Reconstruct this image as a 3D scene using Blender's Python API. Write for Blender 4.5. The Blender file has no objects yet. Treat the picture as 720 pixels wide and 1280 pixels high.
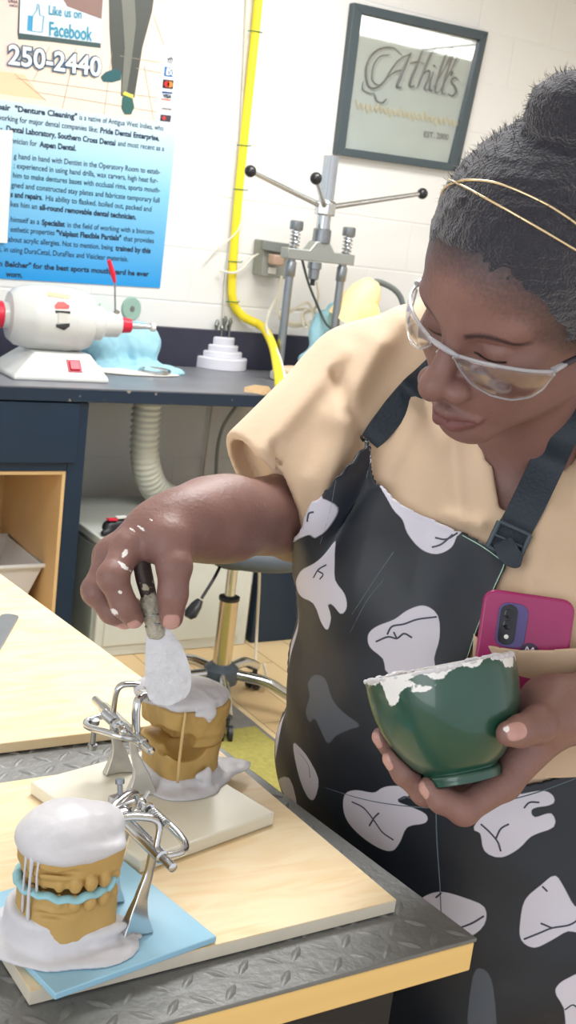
import bpy, bmesh, math, random
import numpy as np
from mathutils import Vector, Matrix
from mathutils.bvhtree import BVHTree
random.seed(4); rng = np.random.default_rng(4)
S = bpy.context.scene
COL = S.collection

# ------------------------------------------------------------------ camera
FOC = 1500.0; CAMH = 1.47                       # focal length in pixels of the 720x1280 frame, eye height
_X = np.array([2420, -57, FOC]); _X = _X / np.linalg.norm(_X)
_Y = np.array([-941, -471, FOC]); _Y = _Y - _X * (_X @ _Y); _Y = _Y / np.linalg.norm(_Y)
_Z = np.cross(_X, _Y)
CM = np.array([_X, _Y, _Z]); CO = np.array([0, 0, CAMH])
def ray(x, y): return CM @ np.array([(x - 360) / FOC, (y - 640) / FOC, 1.0])
def P(x, y, d): return ray(x, y) * d + CO
def onZ(x, y, z): r = ray(x, y); return r * ((z - CAMH) / r[2]) + CO
def onY(x, y, Y): r = ray(x, y); return r * (Y / r[1]) + CO
def onX(x, y, X): r = ray(x, y); return r * (X / r[0]) + CO
def D(v): return CM @ np.array(v, float)        # a direction given as right, down, away -> world
cd = bpy.data.cameras.new('camera'); cam = bpy.data.objects.new('camera', cd); COL.objects.link(cam)
cd.sensor_fit = 'VERTICAL'; cd.sensor_height = 36; cd.lens = FOC / 1280 * 36
cr, cu, cb = CM @ [1, 0, 0], CM @ [0, -1, 0], CM @ [0, 0, -1]
cam.matrix_world = Matrix(((cr[0], cu[0], cb[0], 0), (cr[1], cu[1], cb[1], 0), (cr[2], cu[2], cb[2], CAMH), (0, 0, 0, 1)))
cd.clip_start = .02
cd.dof.use_dof = True; cd.dof.focus_distance = 1.08; cd.dof.aperture_fstop = 22
S.camera = cam

# ------------------------------------------------------------------ light and exposure
w = bpy.data.worlds.new('world'); S.world = w; w.use_nodes = True
wn = w.node_tree.nodes['Background']; wn.inputs[0].default_value = (.93, .96, 1, 1); wn.inputs[1].default_value = .92
S.view_settings.view_transform = 'Standard'; S.view_settings.look = 'None'; S.view_settings.gamma = 1
S.view_settings.use_curve_mapping = False; S.view_settings.exposure = .2
def area(name, loc, target, sx, sy, power, col=(1, 1, 1)):
    l = bpy.data.lights.new(name, 'AREA'); l.shape = 'RECTANGLE'; l.size = sx; l.size_y = sy; l.energy = power; l.color = col
    o = bpy.data.objects.new(name, l); COL.objects.link(o); o.location = loc
    o.rotation_euler = (Vector(target) - Vector(loc)).to_track_quat('-Z', 'Y').to_euler(); return o
area('ceiling_lamp_light', (1.0, 1.6, 2.68), (1.0, 1.6, 0), 1.2, .6, 30)
area('ceiling_lamp_light', (2.2, 3.0, 2.68), (2.2, 3.0, 0), 1.2, .6, 26)
area('left_fill_light', (-1.9, -.4, 1.5), (1.2, 2.6, .7), 1.6, 1.6, 18, (.95, .98, 1))  # added fill light from the left, not a window; brightens under the desk

# ------------------------------------------------------------------ materials
def lin(c):
    c = np.array(c, float) / 255.; return tuple(np.where(c <= .04045, c / 12.92, ((c + .055) / 1.055) ** 2.4)) + (1.0,)
def NT(m): return m.node_tree.nodes, m.node_tree.links
def mat(name, rgb, rough=.5, metal=0, spec=.5, vary=0.08, scale=12, bump=0, bscale=60, coat=0, sub=0, trans=0, emit=None, sheen=0):
    m = bpy.data.materials.new(name); m.use_nodes = True; n, l = NT(m); b = n['Principled BSDF']
    c = lin(rgb)
    b.inputs['Roughness'].default_value = rough; b.inputs['Metallic'].default_value = metal
    b.inputs['Specular IOR Level'].default_value = spec; b.inputs['Coat Weight'].default_value = coat
    b.inputs['Transmission Weight'].default_value = trans
    if sheen: b.inputs['Sheen Weight'].default_value = sheen
    if sub:
        b.inputs['Subsurface Weight'].default_value = sub; b.inputs['Subsurface Radius'].default_value = (.01, .004, .002); b.inputs['Subsurface Scale'].default_value = 1
    tc = n.new('ShaderNodeTexCoord')
    nz = n.new('ShaderNodeTexNoise'); nz.inputs['Scale'].default_value = scale; nz.inputs['Detail'].default_value = 4
    l.new(tc.outputs['Object'], nz.inputs['Vector'])
    mx = n.new('ShaderNodeMix'); mx.data_type = 'RGBA'; mx.name = 'basemix'
    mx.inputs[6].default_value = tuple(x * (1 - vary) for x in c[:3]) + (1,); mx.inputs[7].default_value = tuple(min(1, x * (1 + vary)) for x in c[:3]) + (1,)
    l.new(nz.outputs['Fac'], mx.inputs[0]); l.new(mx.outputs[2], b.inputs['Base Color'])
    if bump:
        n2 = n.new('ShaderNodeTexNoise'); n2.inputs['Scale'].default_value = bscale; n2.inputs['Detail'].default_value = 5
        l.new(tc.outputs['Object'], n2.inputs['Vector'])
        bp = n.new('ShaderNodeBump'); bp.name = 'bump'; bp.inputs['Strength'].default_value = bump; bp.inputs['Distance'].default_value = .004
        l.new(n2.outputs['Fac'], bp.inputs['Height']); l.new(bp.outputs[0], b.inputs['Normal'])
    if emit: b.inputs['Emission Color'].default_value = lin(emit[0]); b.inputs['Emission Strength'].default_value = emit[1]
    return m
def attr_mix(m, attr, rgb, soft=.0004, rough=None, wob=0, wscale=120):
    """mix a second colour in where the stored distance attribute is positive"""
    n, l = NT(m); b = n['Principled BSDF']
    a = n.new('ShaderNodeAttribute'); a.attribute_name = attr
    src = a.outputs['Fac']
    if wob:
        tc = n.new('ShaderNodeTexCoord'); nz = n.new('ShaderNodeTexNoise'); nz.inputs['Scale'].default_value = wscale; l.new(tc.outputs['Object'], nz.inputs['Vector'])
        ma = n.new('ShaderNodeMath'); ma.operation = 'MULTIPLY_ADD'; l.new(nz.outputs['Fac'], ma.inputs[0]); ma.inputs[1].default_value = wob
        ad = n.new('ShaderNodeMath'); ad.operation = 'SUBTRACT'; l.new(src, ad.inputs[0]); ad.inputs[1].default_value = wob * .5; l.new(ad.outputs[0], ma.inputs[2]); src = ma.outputs[0]
    mr = n.new('ShaderNodeMapRange'); mr.inputs['From Min'].default_value = -soft; mr.inputs['From Max'].default_value = soft
    l.new(src, mr.inputs['Value'])
    mx = n.new('ShaderNodeMix'); mx.data_type = 'RGBA'; mx.inputs[7].default_value = lin(rgb)
    old = b.inputs['Base Color'].links[0].from_socket
    l.new(mr.outputs[0], mx.inputs[0]); l.new(old, mx.inputs[6]); l.new(mx.outputs[2], b.inputs['Base Color'])
    if rough is not None:
        mm = n.new('ShaderNodeMix'); mm.inputs[3].default_value = rough
        if b.inputs['Roughness'].links: l.new(b.inputs['Roughness'].links[0].from_socket, mm.inputs[2])
        else: mm.inputs[2].default_value = b.inputs['Roughness'].default_value
        l.new(mr.outputs[0], mm.inputs[0]); l.new(mm.outputs[0], b.inputs['Roughness'])
    return m

# ------------------------------------------------------------------ objects
def setp(o, label=None, cat=None, group=None, kind=None):
    if label: o['label'] = label
    if cat: o['category'] = cat
    if group: o['group'] = group
    if kind: o['kind'] = kind
    return o
def thing(name, loc, label, cat, group=None):
    o = bpy.data.objects.new(name, None); COL.objects.link(o); o.location = Vector([float(v) for v in loc]); o.empty_display_size = .05
    return setp(o, label, cat, group)
def wloc(o):
    v = Vector((0, 0, 0))
    while o is not None: v = v + o.location; o = o.parent
    return v
class MB:
    """collects shapes in world coordinates; build() links them as one mesh object"""
    def __init__(s): s.v = []; s.f = []; s.n = 0; s.attrs = {}
    def add(s, v, f):
        v = np.asarray(v, float).reshape(-1, 3); s.v.append(v); s.f += [tuple(int(i) + s.n for i in q) for q in f]; s.n += len(v); return s
    def box(s, a, b):
        a, b = np.minimum(a, b), np.maximum(a, b)
        v = [(x, y, z) for z in (a[2], b[2]) for y in (a[1], b[1]) for x in (a[0], b[0])]
        return s.add(v, [(0, 2, 3, 1), (4, 5, 7, 6), (0, 1, 5, 4), (2, 6, 7, 3), (0, 4, 6, 2), (1, 3, 7, 5)])
    def obox(s, c, hx, hy, hz):
        c = np.array(c, float); v = [c + i * np.array(hx) + j * np.array(hy) + k * np.array(hz) for k in (-1, 1) for j in (-1, 1) for i in (-1, 1)]
        return s.add(v, [(0, 2, 3, 1), (4, 5, 7, 6), (0, 1, 5, 4), (2, 6, 7, 3), (0, 4, 6, 2), (1, 3, 7, 5)])
    def prism(s, poly, ext):
        poly = np.array(poly, float); n = len(poly); e = np.array(ext, float)
        return s.add(np.vstack([poly, poly + e]), [tuple(range(n))[::-1], tuple(range(n, 2 * n))] + [(i, (i + 1) % n, (i + 1) % n + n, i + n) for i in range(n)])
    def tube(s, pts, r, seg=14, closed=False, cap=True, flat=None):
        pts = np.array(pts, float); n = len(pts)
        r = np.full(n, r, float) if np.isscalar(r) else np.array(r, float)
        t = np.roll(pts, -1, 0) - np.roll(pts, 1, 0)
        if not closed: t[0] = pts[1] - pts[0]; t[-1] = pts[-1] - pts[-2]
        t /= np.linalg.norm(t, axis=1)[:, None] + 1e-12
        u = np.cross(t[0], [0, 0, 1.]);
        if np.linalg.norm(u) < .1: u = np.cross(t[0], [1., 0, 0])
        V = []
        for i in range(n):
            u = u - t[i] * (u @ t[i]); u /= np.linalg.norm(u); w_ = np.cross(t[i], u)
            for k in range(seg):
                a = 2 * math.pi * k / seg; fu, fw = (1, 1) if flat is None else flat
                V.append(pts[i] + r[i] * (fu * math.cos(a) * u + fw * math.sin(a) * w_))
        F = [(i * seg + k, i * seg + (k + 1) % seg, ((i + 1) % n) * seg + (k + 1) % seg, ((i + 1) % n) * seg + k) for i in range(n if closed else n - 1) for k in range(seg)]
        if cap and not closed: F += [tuple(range(seg))[::-1], tuple((n - 1) * seg + k for k in range(seg))]
        return s.add(V, F)
    def lathe(s, prof, c, ax, seg=40, ref=None, closed=False):
        """prof: list of (radius, height along ax)"""
        c = np.array(c, float); ax = np.array(ax, float); ax /= np.linalg.norm(ax)
        u = np.cross(ax, [0, 0, 1.]) if ref is None else np.array(ref, float)
        if np.linalg.norm(u) < .1: u = np.array([1., 0, 0])
        u = u - ax * (u @ ax); u /= np.linalg.norm(u); w_ = np.cross(ax, u); n = len(prof)
        V = [c + ax * h + max(r, 1e-5) * (math.cos(2 * math.pi * k / seg) * u + math.sin(2 * math.pi * k / seg) * w_) for r, h in prof for k in range(seg)]
        F = [(i * seg + k, i * seg + (k + 1) % seg, (i + 1) * seg + (k + 1) % seg, (i + 1) * seg + k) for i in range(n - 1) for k in range(seg)]
        if closed: F += [((n - 1) * seg + k, (n - 1) * seg + (k + 1) % seg, (k + 1) % seg, k) for k in range(seg)]
        else: F += [tuple(range(seg))[::-1], tuple((n - 1) * seg + k for k in range(seg))]
        return s.add(V, F)
    def ball(s, c, r, seg=16):
        h = [(math.sin(math.pi * i / 10), -math.cos(math.pi * i / 10)) for i in range(11)]
        r = np.array([r] * 3 if np.isscalar(r) else r, float); m = MB(); m.lathe(h, (0, 0, 0), (0, 0, 1), seg)
        return s.add(np.vstack(m.v) * r + np.array(c, float), m.f)
    def cyl(s, a, b, r, seg=20, r2=None): return s.tube([a, b], [r, r if r2 is None else r2], seg)
    def build(s, name, m, parent=None, bevel=0, smooth=35, kind=None, label=None, sub=0, solid=0, segs=2):
        V = np.vstack(s.v); off = np.array(wloc(parent)) if parent is not None else V.min(0) * .5 + V.max(0) * .5
        if parent is None: off[2] = V[:, 2].min()
        me = bpy.data.meshes.new(name); me.from_pydata((V - off).tolist(), [], s.f); me.update()
        bm = bmesh.new(); bm.from_mesh(me); bmesh.ops.recalc_face_normals(bm, faces=bm.faces); bm.to_mesh(me); bm.free()
        for k, a in s.attrs.items():
            at = me.attributes.new(k, 'FLOAT', 'POINT'); at.data.foreach_set('value', np.asarray(a, np.float32))
        if smooth:
            me.shade_smooth()
            if smooth < 180: me.set_sharp_from_angle(angle=math.radians(smooth))
        me.materials.append(m)
        o = bpy.data.objects.new(name, me); COL.objects.link(o)
        if parent is not None: o.parent = parent
        else: o.location = Vector(off.tolist())
        if bevel:
            b = o.modifiers.new('bevel', 'BEVEL'); b.width = bevel; b.segments = segs; b.limit_method = 'ANGLE'; b.angle_limit = .6
        if solid: q = o.modifiers.new('solid', 'SOLIDIFY'); q.thickness = solid; q.offset = 0
        if sub: q = o.modifiers.new('sub', 'SUBSURF'); q.levels = sub; q.render_levels = sub
        return setp(o, label, None, None, kind)
def spline(pts, n=8, closed=False):
    """Catmull-Rom through the points"""
    p = np.array(pts, float); m = len(p); out = []
    for i in range(m if closed else m - 1):
        a = p[(i - 1) % m] if closed or i > 0 else 2 * p[0] - p[1]; b = p[i]; c = p[(i + 1) % m]
        d = p[(i + 2) % m] if closed or i + 2 < m else 2 * p[-1] - p[-2]
        for k in range(n):
            t = k / n; out.append(.5 * (2 * b + (c - a) * t + (2 * a - 5 * b + 4 * c - d) * t * t + (3 * b - a - 3 * c + d) * t ** 3))
    if not closed: out.append(p[-1])
    return np.array(out)
def structure(name, mb, m, **k):
    return mb.build(name, m, kind='structure', **k)
def polysd(q, poly):
    """signed distance to a polygon, positive inside"""
    q = np.asarray(q, float); poly = np.asarray(poly, float); d = np.full(len(q), 1e9); ins = np.zeros(len(q), bool)
    for a, b in zip(poly, np.roll(poly, -1, 0)):
        e = b - a; w_ = q - a; t = np.clip((w_ @ e) / (e @ e + 1e-12), 0, 1); d = np.minimum(d, ((w_ - t[:, None] * e) ** 2).sum(1))
        c = ((a[1] <= q[:, 1]) & (b[1] > q[:, 1])) | ((b[1] <= q[:, 1]) & (a[1] > q[:, 1]))
        with np.errstate(all='ignore'): xi = a[0] + (q[:, 1] - a[1]) / (b[1] - a[1]) * e[0]
        ins ^= c & (q[:, 0] < xi)
    return np.where(ins, 1, -1) * np.sqrt(d)
def linesd(q, line):
    q = np.asarray(q, float); line = np.asarray(line, float); d = np.full(len(q), 1e9)
    for a, b in zip(line[:-1], line[1:]):
        e = b - a; w_ = q - a; t = np.clip((w_ @ e) / (e @ e + 1e-12), 0, 1); d = np.minimum(d, ((w_ - t[:, None] * e) ** 2).sum(1))
    return np.sqrt(d)

# ------------------------------------------------------------------ implicit shapes
def sph(p, c, r): return np.linalg.norm(p - np.asarray(c, p.dtype), axis=1) - r
def rc(p, a, b, r1, r2):
    a = np.asarray(a, float); b = np.asarray(b, float); e = b - a; t = np.clip(((p - a) @ e) / (e @ e), 0, 1)
    return np.linalg.norm(p - a - t[:, None] * e, axis=1) - (r1 + (r2 - r1) * t)
def ell(p, c, r, R=None):
    q = p - np.asarray(c, float)
    if R is not None: q = q @ np.asarray(R, float).T      # rows of R are the axes
    r = np.asarray(r, float); k0 = np.linalg.norm(q / r, axis=1); k1 = np.linalg.norm(q / (r * r), axis=1) + 1e-9
    return k0 * (k0 - 1) / k1
def smin(a, b, k):
    h = np.clip(.5 + .5 * (b - a) / k, 0, 1); return b + (a - b) * h - k * h * (1 - h)
def smax(a, b, k): return -smin(-a, -b, k)
def smins(k, *l):
    d = l[0]
    for x in l[1:]: d = smin(d, x, k)
    return d
def vnoise(p, s, seed=0):
    """cheap smooth noise"""
    p = np.asarray(p) * s + seed * 7.13; o = np.zeros(len(p)); a = .5
    for k in range(3):
        f_ = 1.7 ** k
        o += a * (np.sin(p[:, 0] * f_ * 1.3 + 2.1 * np.sin(p[:, 1] * f_ * .9 + k)) * np.cos(p[:, 2] * f_ * 1.1 + 1.7 * np.sin(p[:, 0] * f_ * .7)) + .5 * np.sin(p[:, 1] * f_ * 1.9 + p[:, 2] * f_)); a *= .5
    return o
def sdfmesh(fn, lo, hi, h, mb=None):
    """surface nets on a grid of step h"""
    lo = np.array(lo, float); hi = np.array(hi, float); st = 4
    nb = np.ceil((hi - lo) / (h * st)).astype(int) + 1; N = (nb - 1) * st + 1
    ax = [lo[i] + np.arange(0, N[i], st) * h for i in range(3)]
    g = np.stack(np.meshgrid(*ax, indexing='ij'), -1).reshape(-1, 3); Fc = fn(g).reshape(nb)
    F = np.empty(N, np.float32)
    near = np.abs(Fc) < h * st * 2.6; cell = np.zeros(nb - 1, bool)
    for i in (0, 1):
        for j in (0, 1):
            for k in (0, 1): cell |= near[i:nb[0] - 1 + i, j:nb[1] - 1 + j, k:nb[2] - 1 + k]
    idx = np.minimum(np.arange(N[0]) // st, nb[0] - 2), np.minimum(np.arange(N[1]) // st, nb[1] - 2), np.minimum(np.arange(N[2]) // st, nb[2] - 2)
    F[:] = Fc[np.ix_(*idx)]
    mk = np.zeros(N, bool); cf = cell[np.ix_(*idx)]; mk |= cf
    for a_ in range(3):                               # far faces of active cells
        sh = np.roll(mk, 1, a_); sl = [slice(None)] * 3; sl[a_] = 0; sh[tuple(sl)] = False; mk = mk | sh
    ii = np.argwhere(mk)
    for c0 in range(0, len(ii), 400000):
        q = ii[c0:c0 + 400000]; F[q[:, 0], q[:, 1], q[:, 2]] = fn(lo + q * h)
    sg = F < 0; Nx, Ny, Nz = N
    cs = np.zeros(N - 1, np.int8)
    for i in (0, 1):
        for j in (0, 1):
            for k in (0, 1): cs += sg[i:Nx - 1 + i, j:Ny - 1 + j, k:Nz - 1 + k]
    act = np.argwhere((cs > 0) & (cs < 8)); vid = np.full(N - 1, -1, np.int64); vid[act[:, 0], act[:, 1], act[:, 2]] = np.arange(len(act))
    acc = np.zeros((len(act), 3)); cnt = np.zeros(len(act))
    for a_ in range(3):
        b_, c_ = [q for q in range(3) if q != a_]
        for j in (0, 1):
            for k in (0, 1):
                o0 = np.zeros(3, int); o0[b_] = j; o0[c_] = k; o1 = o0.copy(); o1[a_] = 1
                p0 = act + o0; p1 = act + o1; f0 = F[p0[:, 0], p0[:, 1], p0[:, 2]]; f1 = F[p1[:, 0], p1[:, 1], p1[:, 2]]
                m_ = (f0 < 0) != (f1 < 0); t = np.where(m_, f0 / (f0 - f1 + 1e-20), 0)
                pt = o0[None, :] + np.zeros((len(act), 3)); pt[:, a_] += t; acc[m_] += pt[m_]; cnt[m_] += 1
    V = lo + (act + acc / cnt[:, None]) * h
    Fs = []
    for a_ in range(3):
        b_, c_ = (a_ + 1) % 3, (a_ + 2) % 3
        s0 = [slice(1, -1)] * 3; s0[a_] = slice(0, -1); s1 = list(s0); s1[a_] = slice(1, None)
        A = sg[tuple(s0)]; B = sg[tuple(s1)]; e = np.argwhere(A != B); flip = A[e[:, 0], e[:, 1], e[:, 2]]
        off = np.ones(3, int); off[a_] = 0; e = e + off
        def vv(db, dc):
            q = e.copy(); q[:, b_] += db; q[:, c_] += dc; return vid[q[:, 0], q[:, 1], q[:, 2]]
        quad = np.stack([vv(-1, -1), vv(0, -1), vv(0, 0), vv(-1, 0)], 1); quad[~flip] = quad[~flip][:, ::-1]; Fs.append(quad)
    Fq = np.vstack(Fs); Fq = Fq[(Fq >= 0).all(1)]
    if mb is None: mb = MB()
    mb.add(V, Fq.tolist()); return mb
def bvh_of(mb): return BVHTree.FromPolygons([Vector(v) for v in np.vstack(mb.v).tolist()], mb.f)
def text_mesh(txt, size=1.0, bold=0.0, shear=0):
    cu_ = bpy.data.curves.new('t', 'FONT'); cu_.body = txt; cu_.size = size; cu_.offset = bold; cu_.resolution_u = 3; cu_.shear = shear
    o = bpy.data.objects.new('t', cu_); COL.objects.link(o)
    dg = bpy.context.evaluated_depsgraph_get(); me = bpy.data.meshes.new_from_object(o.evaluated_get(dg))
    v = np.array([tuple(q.co) for q in me.vertices]).reshape(-1, 3); f_ = [tuple(p_.vertices) for p_ in me.polygons]
    bpy.data.objects.remove(o); bpy.data.curves.remove(cu_); bpy.data.meshes.remove(me); return v, f_
def put_text(mb, txt, A, B, n, lift=.001, bold=0, hscale=None, thick=0, shear=0):
    """text along A->B (its left and right ends on the baseline) on a plane of normal n"""
    v, f_ = text_mesh(txt, 1.0, bold, shear); A = np.array(A, float); B = np.array(B, float); n = np.array(n, float); n /= np.linalg.norm(n)
    u = B - A; wd = np.linalg.norm(u); u /= wd; up = np.cross(n, u); x0, x1 = v[:, 0].min(), v[:, 0].max(); k = wd / (x1 - x0)
    hk = k if hscale is None else hscale
    mb.add(A + np.outer((v[:, 0] - x0) * k, u) + np.outer(v[:, 1] * hk, up) + n * lift, f_)
# ------------------------------------------------------------------ the room
WY = 4.14
def wall_material():
    m = mat('wall_paint', (230, 229, 226), .75, vary=.03, scale=3); n, l = NT(m); b = n['Principled BSDF']
    tc = n.new('ShaderNodeTexCoord'); mp = n.new('ShaderNodeMapping'); mp.inputs['Rotation'].default_value = (math.pi / 2, 0, 0)
    l.new(tc.outputs['Object'], mp.inputs['Vector'])
    br = n.new('ShaderNodeTexBrick'); br.inputs['Scale'].default_value = 1; br.inputs['Brick Width'].default_value = .4; br.inputs['Row Height'].default_value = .2
    br.inputs['Mortar Size'].default_value = .006; br.inputs['Mortar Smooth'].default_value = .8
    br.inputs['Color1'].default_value = (1, 1, 1, 1); br.inputs['Color2'].default_value = (1, 1, 1, 1); br.inputs['Mortar'].default_value = (0, 0, 0, 1)
    l.new(mp.outputs[0], br.inputs['Vector'])
    n2 = n.new('ShaderNodeTexNoise'); n2.inputs['Scale'].default_value = 14; n2.inputs['Detail'].default_value = 8; l.new(tc.outputs['Object'], n2.inputs['Vector'])
    ad = n.new('ShaderNodeMath'); ad.operation = 'MULTIPLY_ADD'; ad.inputs[1].default_value = .6
    l.new(n2.outputs['Fac'], ad.inputs[0]); l.new(br.outputs['Color'], ad.inputs[2])
    bp = n.new('ShaderNodeBump'); bp.inputs['Strength'].default_value = .35; bp.inputs['Distance'].default_value = .006
    l.new(ad.outputs[0], bp.inputs['Height']); l.new(bp.outputs[0], b.inputs['Normal']); return m
M = {}
M['wall'] = wall_material()
M['ceiling'] = mat('ceiling_white', (235, 235, 232), .8)
M['chrome'] = mat('chrome', (205, 208, 212), .16, 1, vary=.04)
M['steel'] = mat('brushed_steel', (150, 155, 160), .35, 1, vary=.1, scale=40)
M['black'] = mat('black_plastic', (30, 32, 38), .4)
M['navy'] = mat('navy_laminate', (10, 40, 64), .45, vary=.15)
M['white'] = mat('white_enamel', (228, 228, 226), .35)
M['offwhite'] = mat('offwhite_plastic', (222, 222, 214), .45)
M['red'] = mat('red_plastic', (214, 32, 62), .35)
M['greypaint'] = mat('grey_paint', (150, 160, 160), .5)
M['yellow'] = mat('yellow_rubber', (246, 222, 40), .45)

def floor_material():
    m = mat('floor_vinyl', (216, 190, 148), .5, vary=.1, scale=5); n, l = NT(m); b = n['Principled BSDF']
    tc = n.new('ShaderNodeTexCoord'); wv = n.new('ShaderNodeTexBrick'); wv.inputs['Scale'].default_value = 1
    wv.inputs['Brick Width'].default_value = .9; wv.inputs['Row Height'].default_value = .15; wv.inputs['Mortar Size'].default_value = .002
    wv.inputs['Color1'].default_value = lin((222, 198, 154)); wv.inputs['Color2'].default_value = lin((205, 176, 132)); wv.inputs['Mortar'].default_value = lin((150, 124, 92))
    mp = n.new('ShaderNodeMapping'); mp.inputs['Rotation'].default_value = (0, 0, math.pi / 2); l.new(tc.outputs['Object'], mp.inputs['Vector']); l.new(mp.outputs[0], wv.inputs['Vector'])
    l.new(wv.outputs['Color'], b.inputs['Base Color']); return m
structure('floor', MB().box((-3, -2, -.05), (6.4, WY, 0)), floor_material())
structure('wall_back', MB().box((-3, WY, -.05), (6.4, WY + .12, 2.75)), M['wall'])
structure('wall_right', MB().box((6.4, -2, -.05), (6.52, WY + .12, 2.75)), M['wall'])
structure('ceiling', MB().box((-3, -2, 2.75), (6.4, WY, 2.8)), M['ceiling'])
lampglow = mat('lamp_diffuser', (250, 250, 250), .4, emit=((255, 255, 252), 5))
def troffer(x, y, label):
    t = thing('ceiling_light', (x, y, 2.72), label, 'ceiling light', 'ceiling lights')
    f_ = MB()
    for a, b in (((-.64, -.36), (.64, -.30)), ((-.64, .30), (.64, .36)), ((-.64, -.30), (-.60, .30)), ((.60, -.30), (.64, .30))): f_.box((x + a[0], y + a[1], 2.705), (x + b[0], y + b[1], 2.75))
    f_.build('frame', M['white'], t)
    MB().box((x - .6, y - .3, 2.715), (x + .6, y + .3, 2.745)).build('diffuser', lampglow, t)
for x, y, w_ in ((1.0, 1.6, 'above the work bench'), (2.2, 3.0, 'above the stool and wall desk'), (4.35, 1.76, 'mirrored in the framed sign'), (5.58, 1.76, 'at the far right end of the room')): troffer(x, y, 'white rectangular fluorescent ceiling light panel ' + w_)

# ------------------------------------------------------------------ poster on the wall
PY = WY - .004
def W_(x, y, Y=PY): return onY(x, y, Y)
WN = (0, -1, 0)
def wpoly(mb, pts, Y): mb.prism([W_(x, y, Y) for x, y in pts], (0, .0006, 0)); return mb
def poster_material():
    m = mat('poster_print', (60, 170, 230), .3); n, l = NT(m); b = n['Principled BSDF']
    tc = n.new('ShaderNodeTexCoord'); sx = n.new('ShaderNodeSeparateXYZ'); l.new(tc.outputs['Object'], sx.inputs[0])
    cr_ = n.new('ShaderNodeValToRGB'); mr = n.new('ShaderNodeMapRange'); mr.inputs['From Min'].default_value = 0.0; mr.inputs['From Max'].default_value = .75
    l.new(sx.outputs['Z'], mr.inputs[0]); l.new(mr.outputs[0], cr_.inputs[0])
    e = cr_.color_ramp.elements; e[0].position = 0; e[0].color = lin((28, 146, 214)); e[1].position = 1; e[1].color = lin((246, 248, 248))
    q = e.new(.45); q.color = lin((132, 196, 226)); q = e.new(.7); q.color = lin((190, 222, 238))
    l.new(cr_.outputs[0], b.inputs['Base Color']); return m
pbr = W_(200, 360)
pt = thing('poster', (pbr[0] - .4, PY, pbr[2]), 'large blue and white advertising poster with printed paragraphs on the back wall', 'poster')
tilt = .012
pw, ph = 1.15, 1.12
c0 = np.array([pbr[0], PY, pbr[2]]); ux = np.array([1, 0, .025]); uz = np.array([tilt, 0, 1])
MB().prism([c0, c0 - ux * pw, c0 - ux * pw + uz * ph, c0 + uz * ph], (0, .003, 0)).build('sheet', poster_material(), pt, smooth=0)
dark = mat('print_dark', (28, 44, 70), .4)
pm = lambda nme, rgb: mat('print_' + nme, rgb, .35, vary=.04)
def pbit(name, pts, rgb, lv=1, label=None):
    m = MB(); wpoly(m, pts, PY - .0006 - .0007 * lv); return m.build(name, pm(name, rgb), pt, smooth=0, label=label)
pbit('photo_print', [(-80, -55), (214, -55), (207, 30), (195, 153), (-80, 113)], (240, 222, 204), 0)
pbit('wall_print', [(-80, -55), (26, -55), (18, 90), (-80, 76)], (246, 214, 204))
pbit('floor_tiles', [(-80, 78), (30, 93), (55, 125), (0, 117), (-80, 105)], (246, 206, 168), 1)
gl = MB()
for a, b in (((18, 92), (58, 126)), ((95, 60), (78, 135)), ((140, 65), (130, 143)), ((62, 58), (42, 100)), ((45, 115), (196, 140)), ((150, 70), (200, 78)), ((20, 98), (195, 122)), ((170, 85), (205, 92)), ((192, 20), (208, 64)), ((180, 82), (192, 150))):
    gl.tube([W_(*a, PY - .0016), W_(*b, PY - .0016)], .0009, 6)
gl.build('tile_lines', pm('tile_line', (170, 150, 140)), pt)
pbit('trousers_print', [(135, -55), (200, -55), (190, 15), (178, 60), (168, 122), (151, 120), (152, 92), (140, 88), (137, 40)], (74, 78, 74), 2)
pbit('trouser_crease', [(152, 0), (168, -10), (170, 30), (164, 80), (158, 118), (152, 116), (156, 60)], (118, 120, 112), 3)
pbit('shoe_print', [(126, 96), (132, 90), (144, 86), (152, 90), (151, 100), (140, 103), (129, 102)], (42, 92, 98), 4)
pbit('shoe_print', [(153, 122), (158, 116), (165, 119), (168, 134), (164, 143), (156, 143), (152, 135)], (50, 96, 92), 4)
pbit('sock_print', [(153, 118), (156, 114), (167, 119), (166, 123)], (222, 210, 90), 5)
pbit('screen_print', [(26, -20), (130, -20), (126, 57), (22, 41)], (222, 238, 246), 2)
pbit('portrait_print', [(68, -20), (130, -20), (127, 24), (84, 8)], (142, 112, 104), 3)
pbit('screen_edge', [(22, 41), (126, 54), (126, 60), (62, 52), (23, 49)], (60, 82, 84), 3)
pbit('screen_side', [(24.5, -20), (26, -20), (24, 42), (22, 42)], (48, 56, 66), 3)
pbit('thumb_cuff', [(35, 19), (41, 20), (40, 39), (34, 38)], (60, 156, 206), 4)
hand = MB()
for r_ in ([(41, 20), (46, 13), (47, 5), (49, 6), (50, 19), (55, 20), (53, 40), (40, 39), (41, 20)],):
    hand.tube([W_(a, b, PY - .004) for a, b in r_], .0016, 6)
hand.build('thumb_outline', pm('thumb', (110, 180, 215)), pt)
tb = MB()
put_text(tb, 'Like us on', W_(61, 18, PY - .004), W_(102, 23.5, PY - .004), WN, .0006, .016, hscale=.042)
put_text(tb, 'Facebook', W_(61.5, 44, PY - .004), W_(115.5, 51, PY - .004), WN, .0006, .022, hscale=.062)
tb.build('screen_lettering', pm('letters_blue', (52, 146, 178)), pt, smooth=0)
A, B = W_(9, 79.5, PY - .006), W_(127, 95.5, PY - .006)
t1 = MB(); put_text(t1, '250-2440', A, B, WN, .0006, .075); t1.build('number_outline', pm('number_outline', (52, 88, 120)), pt, smooth=0)
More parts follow.
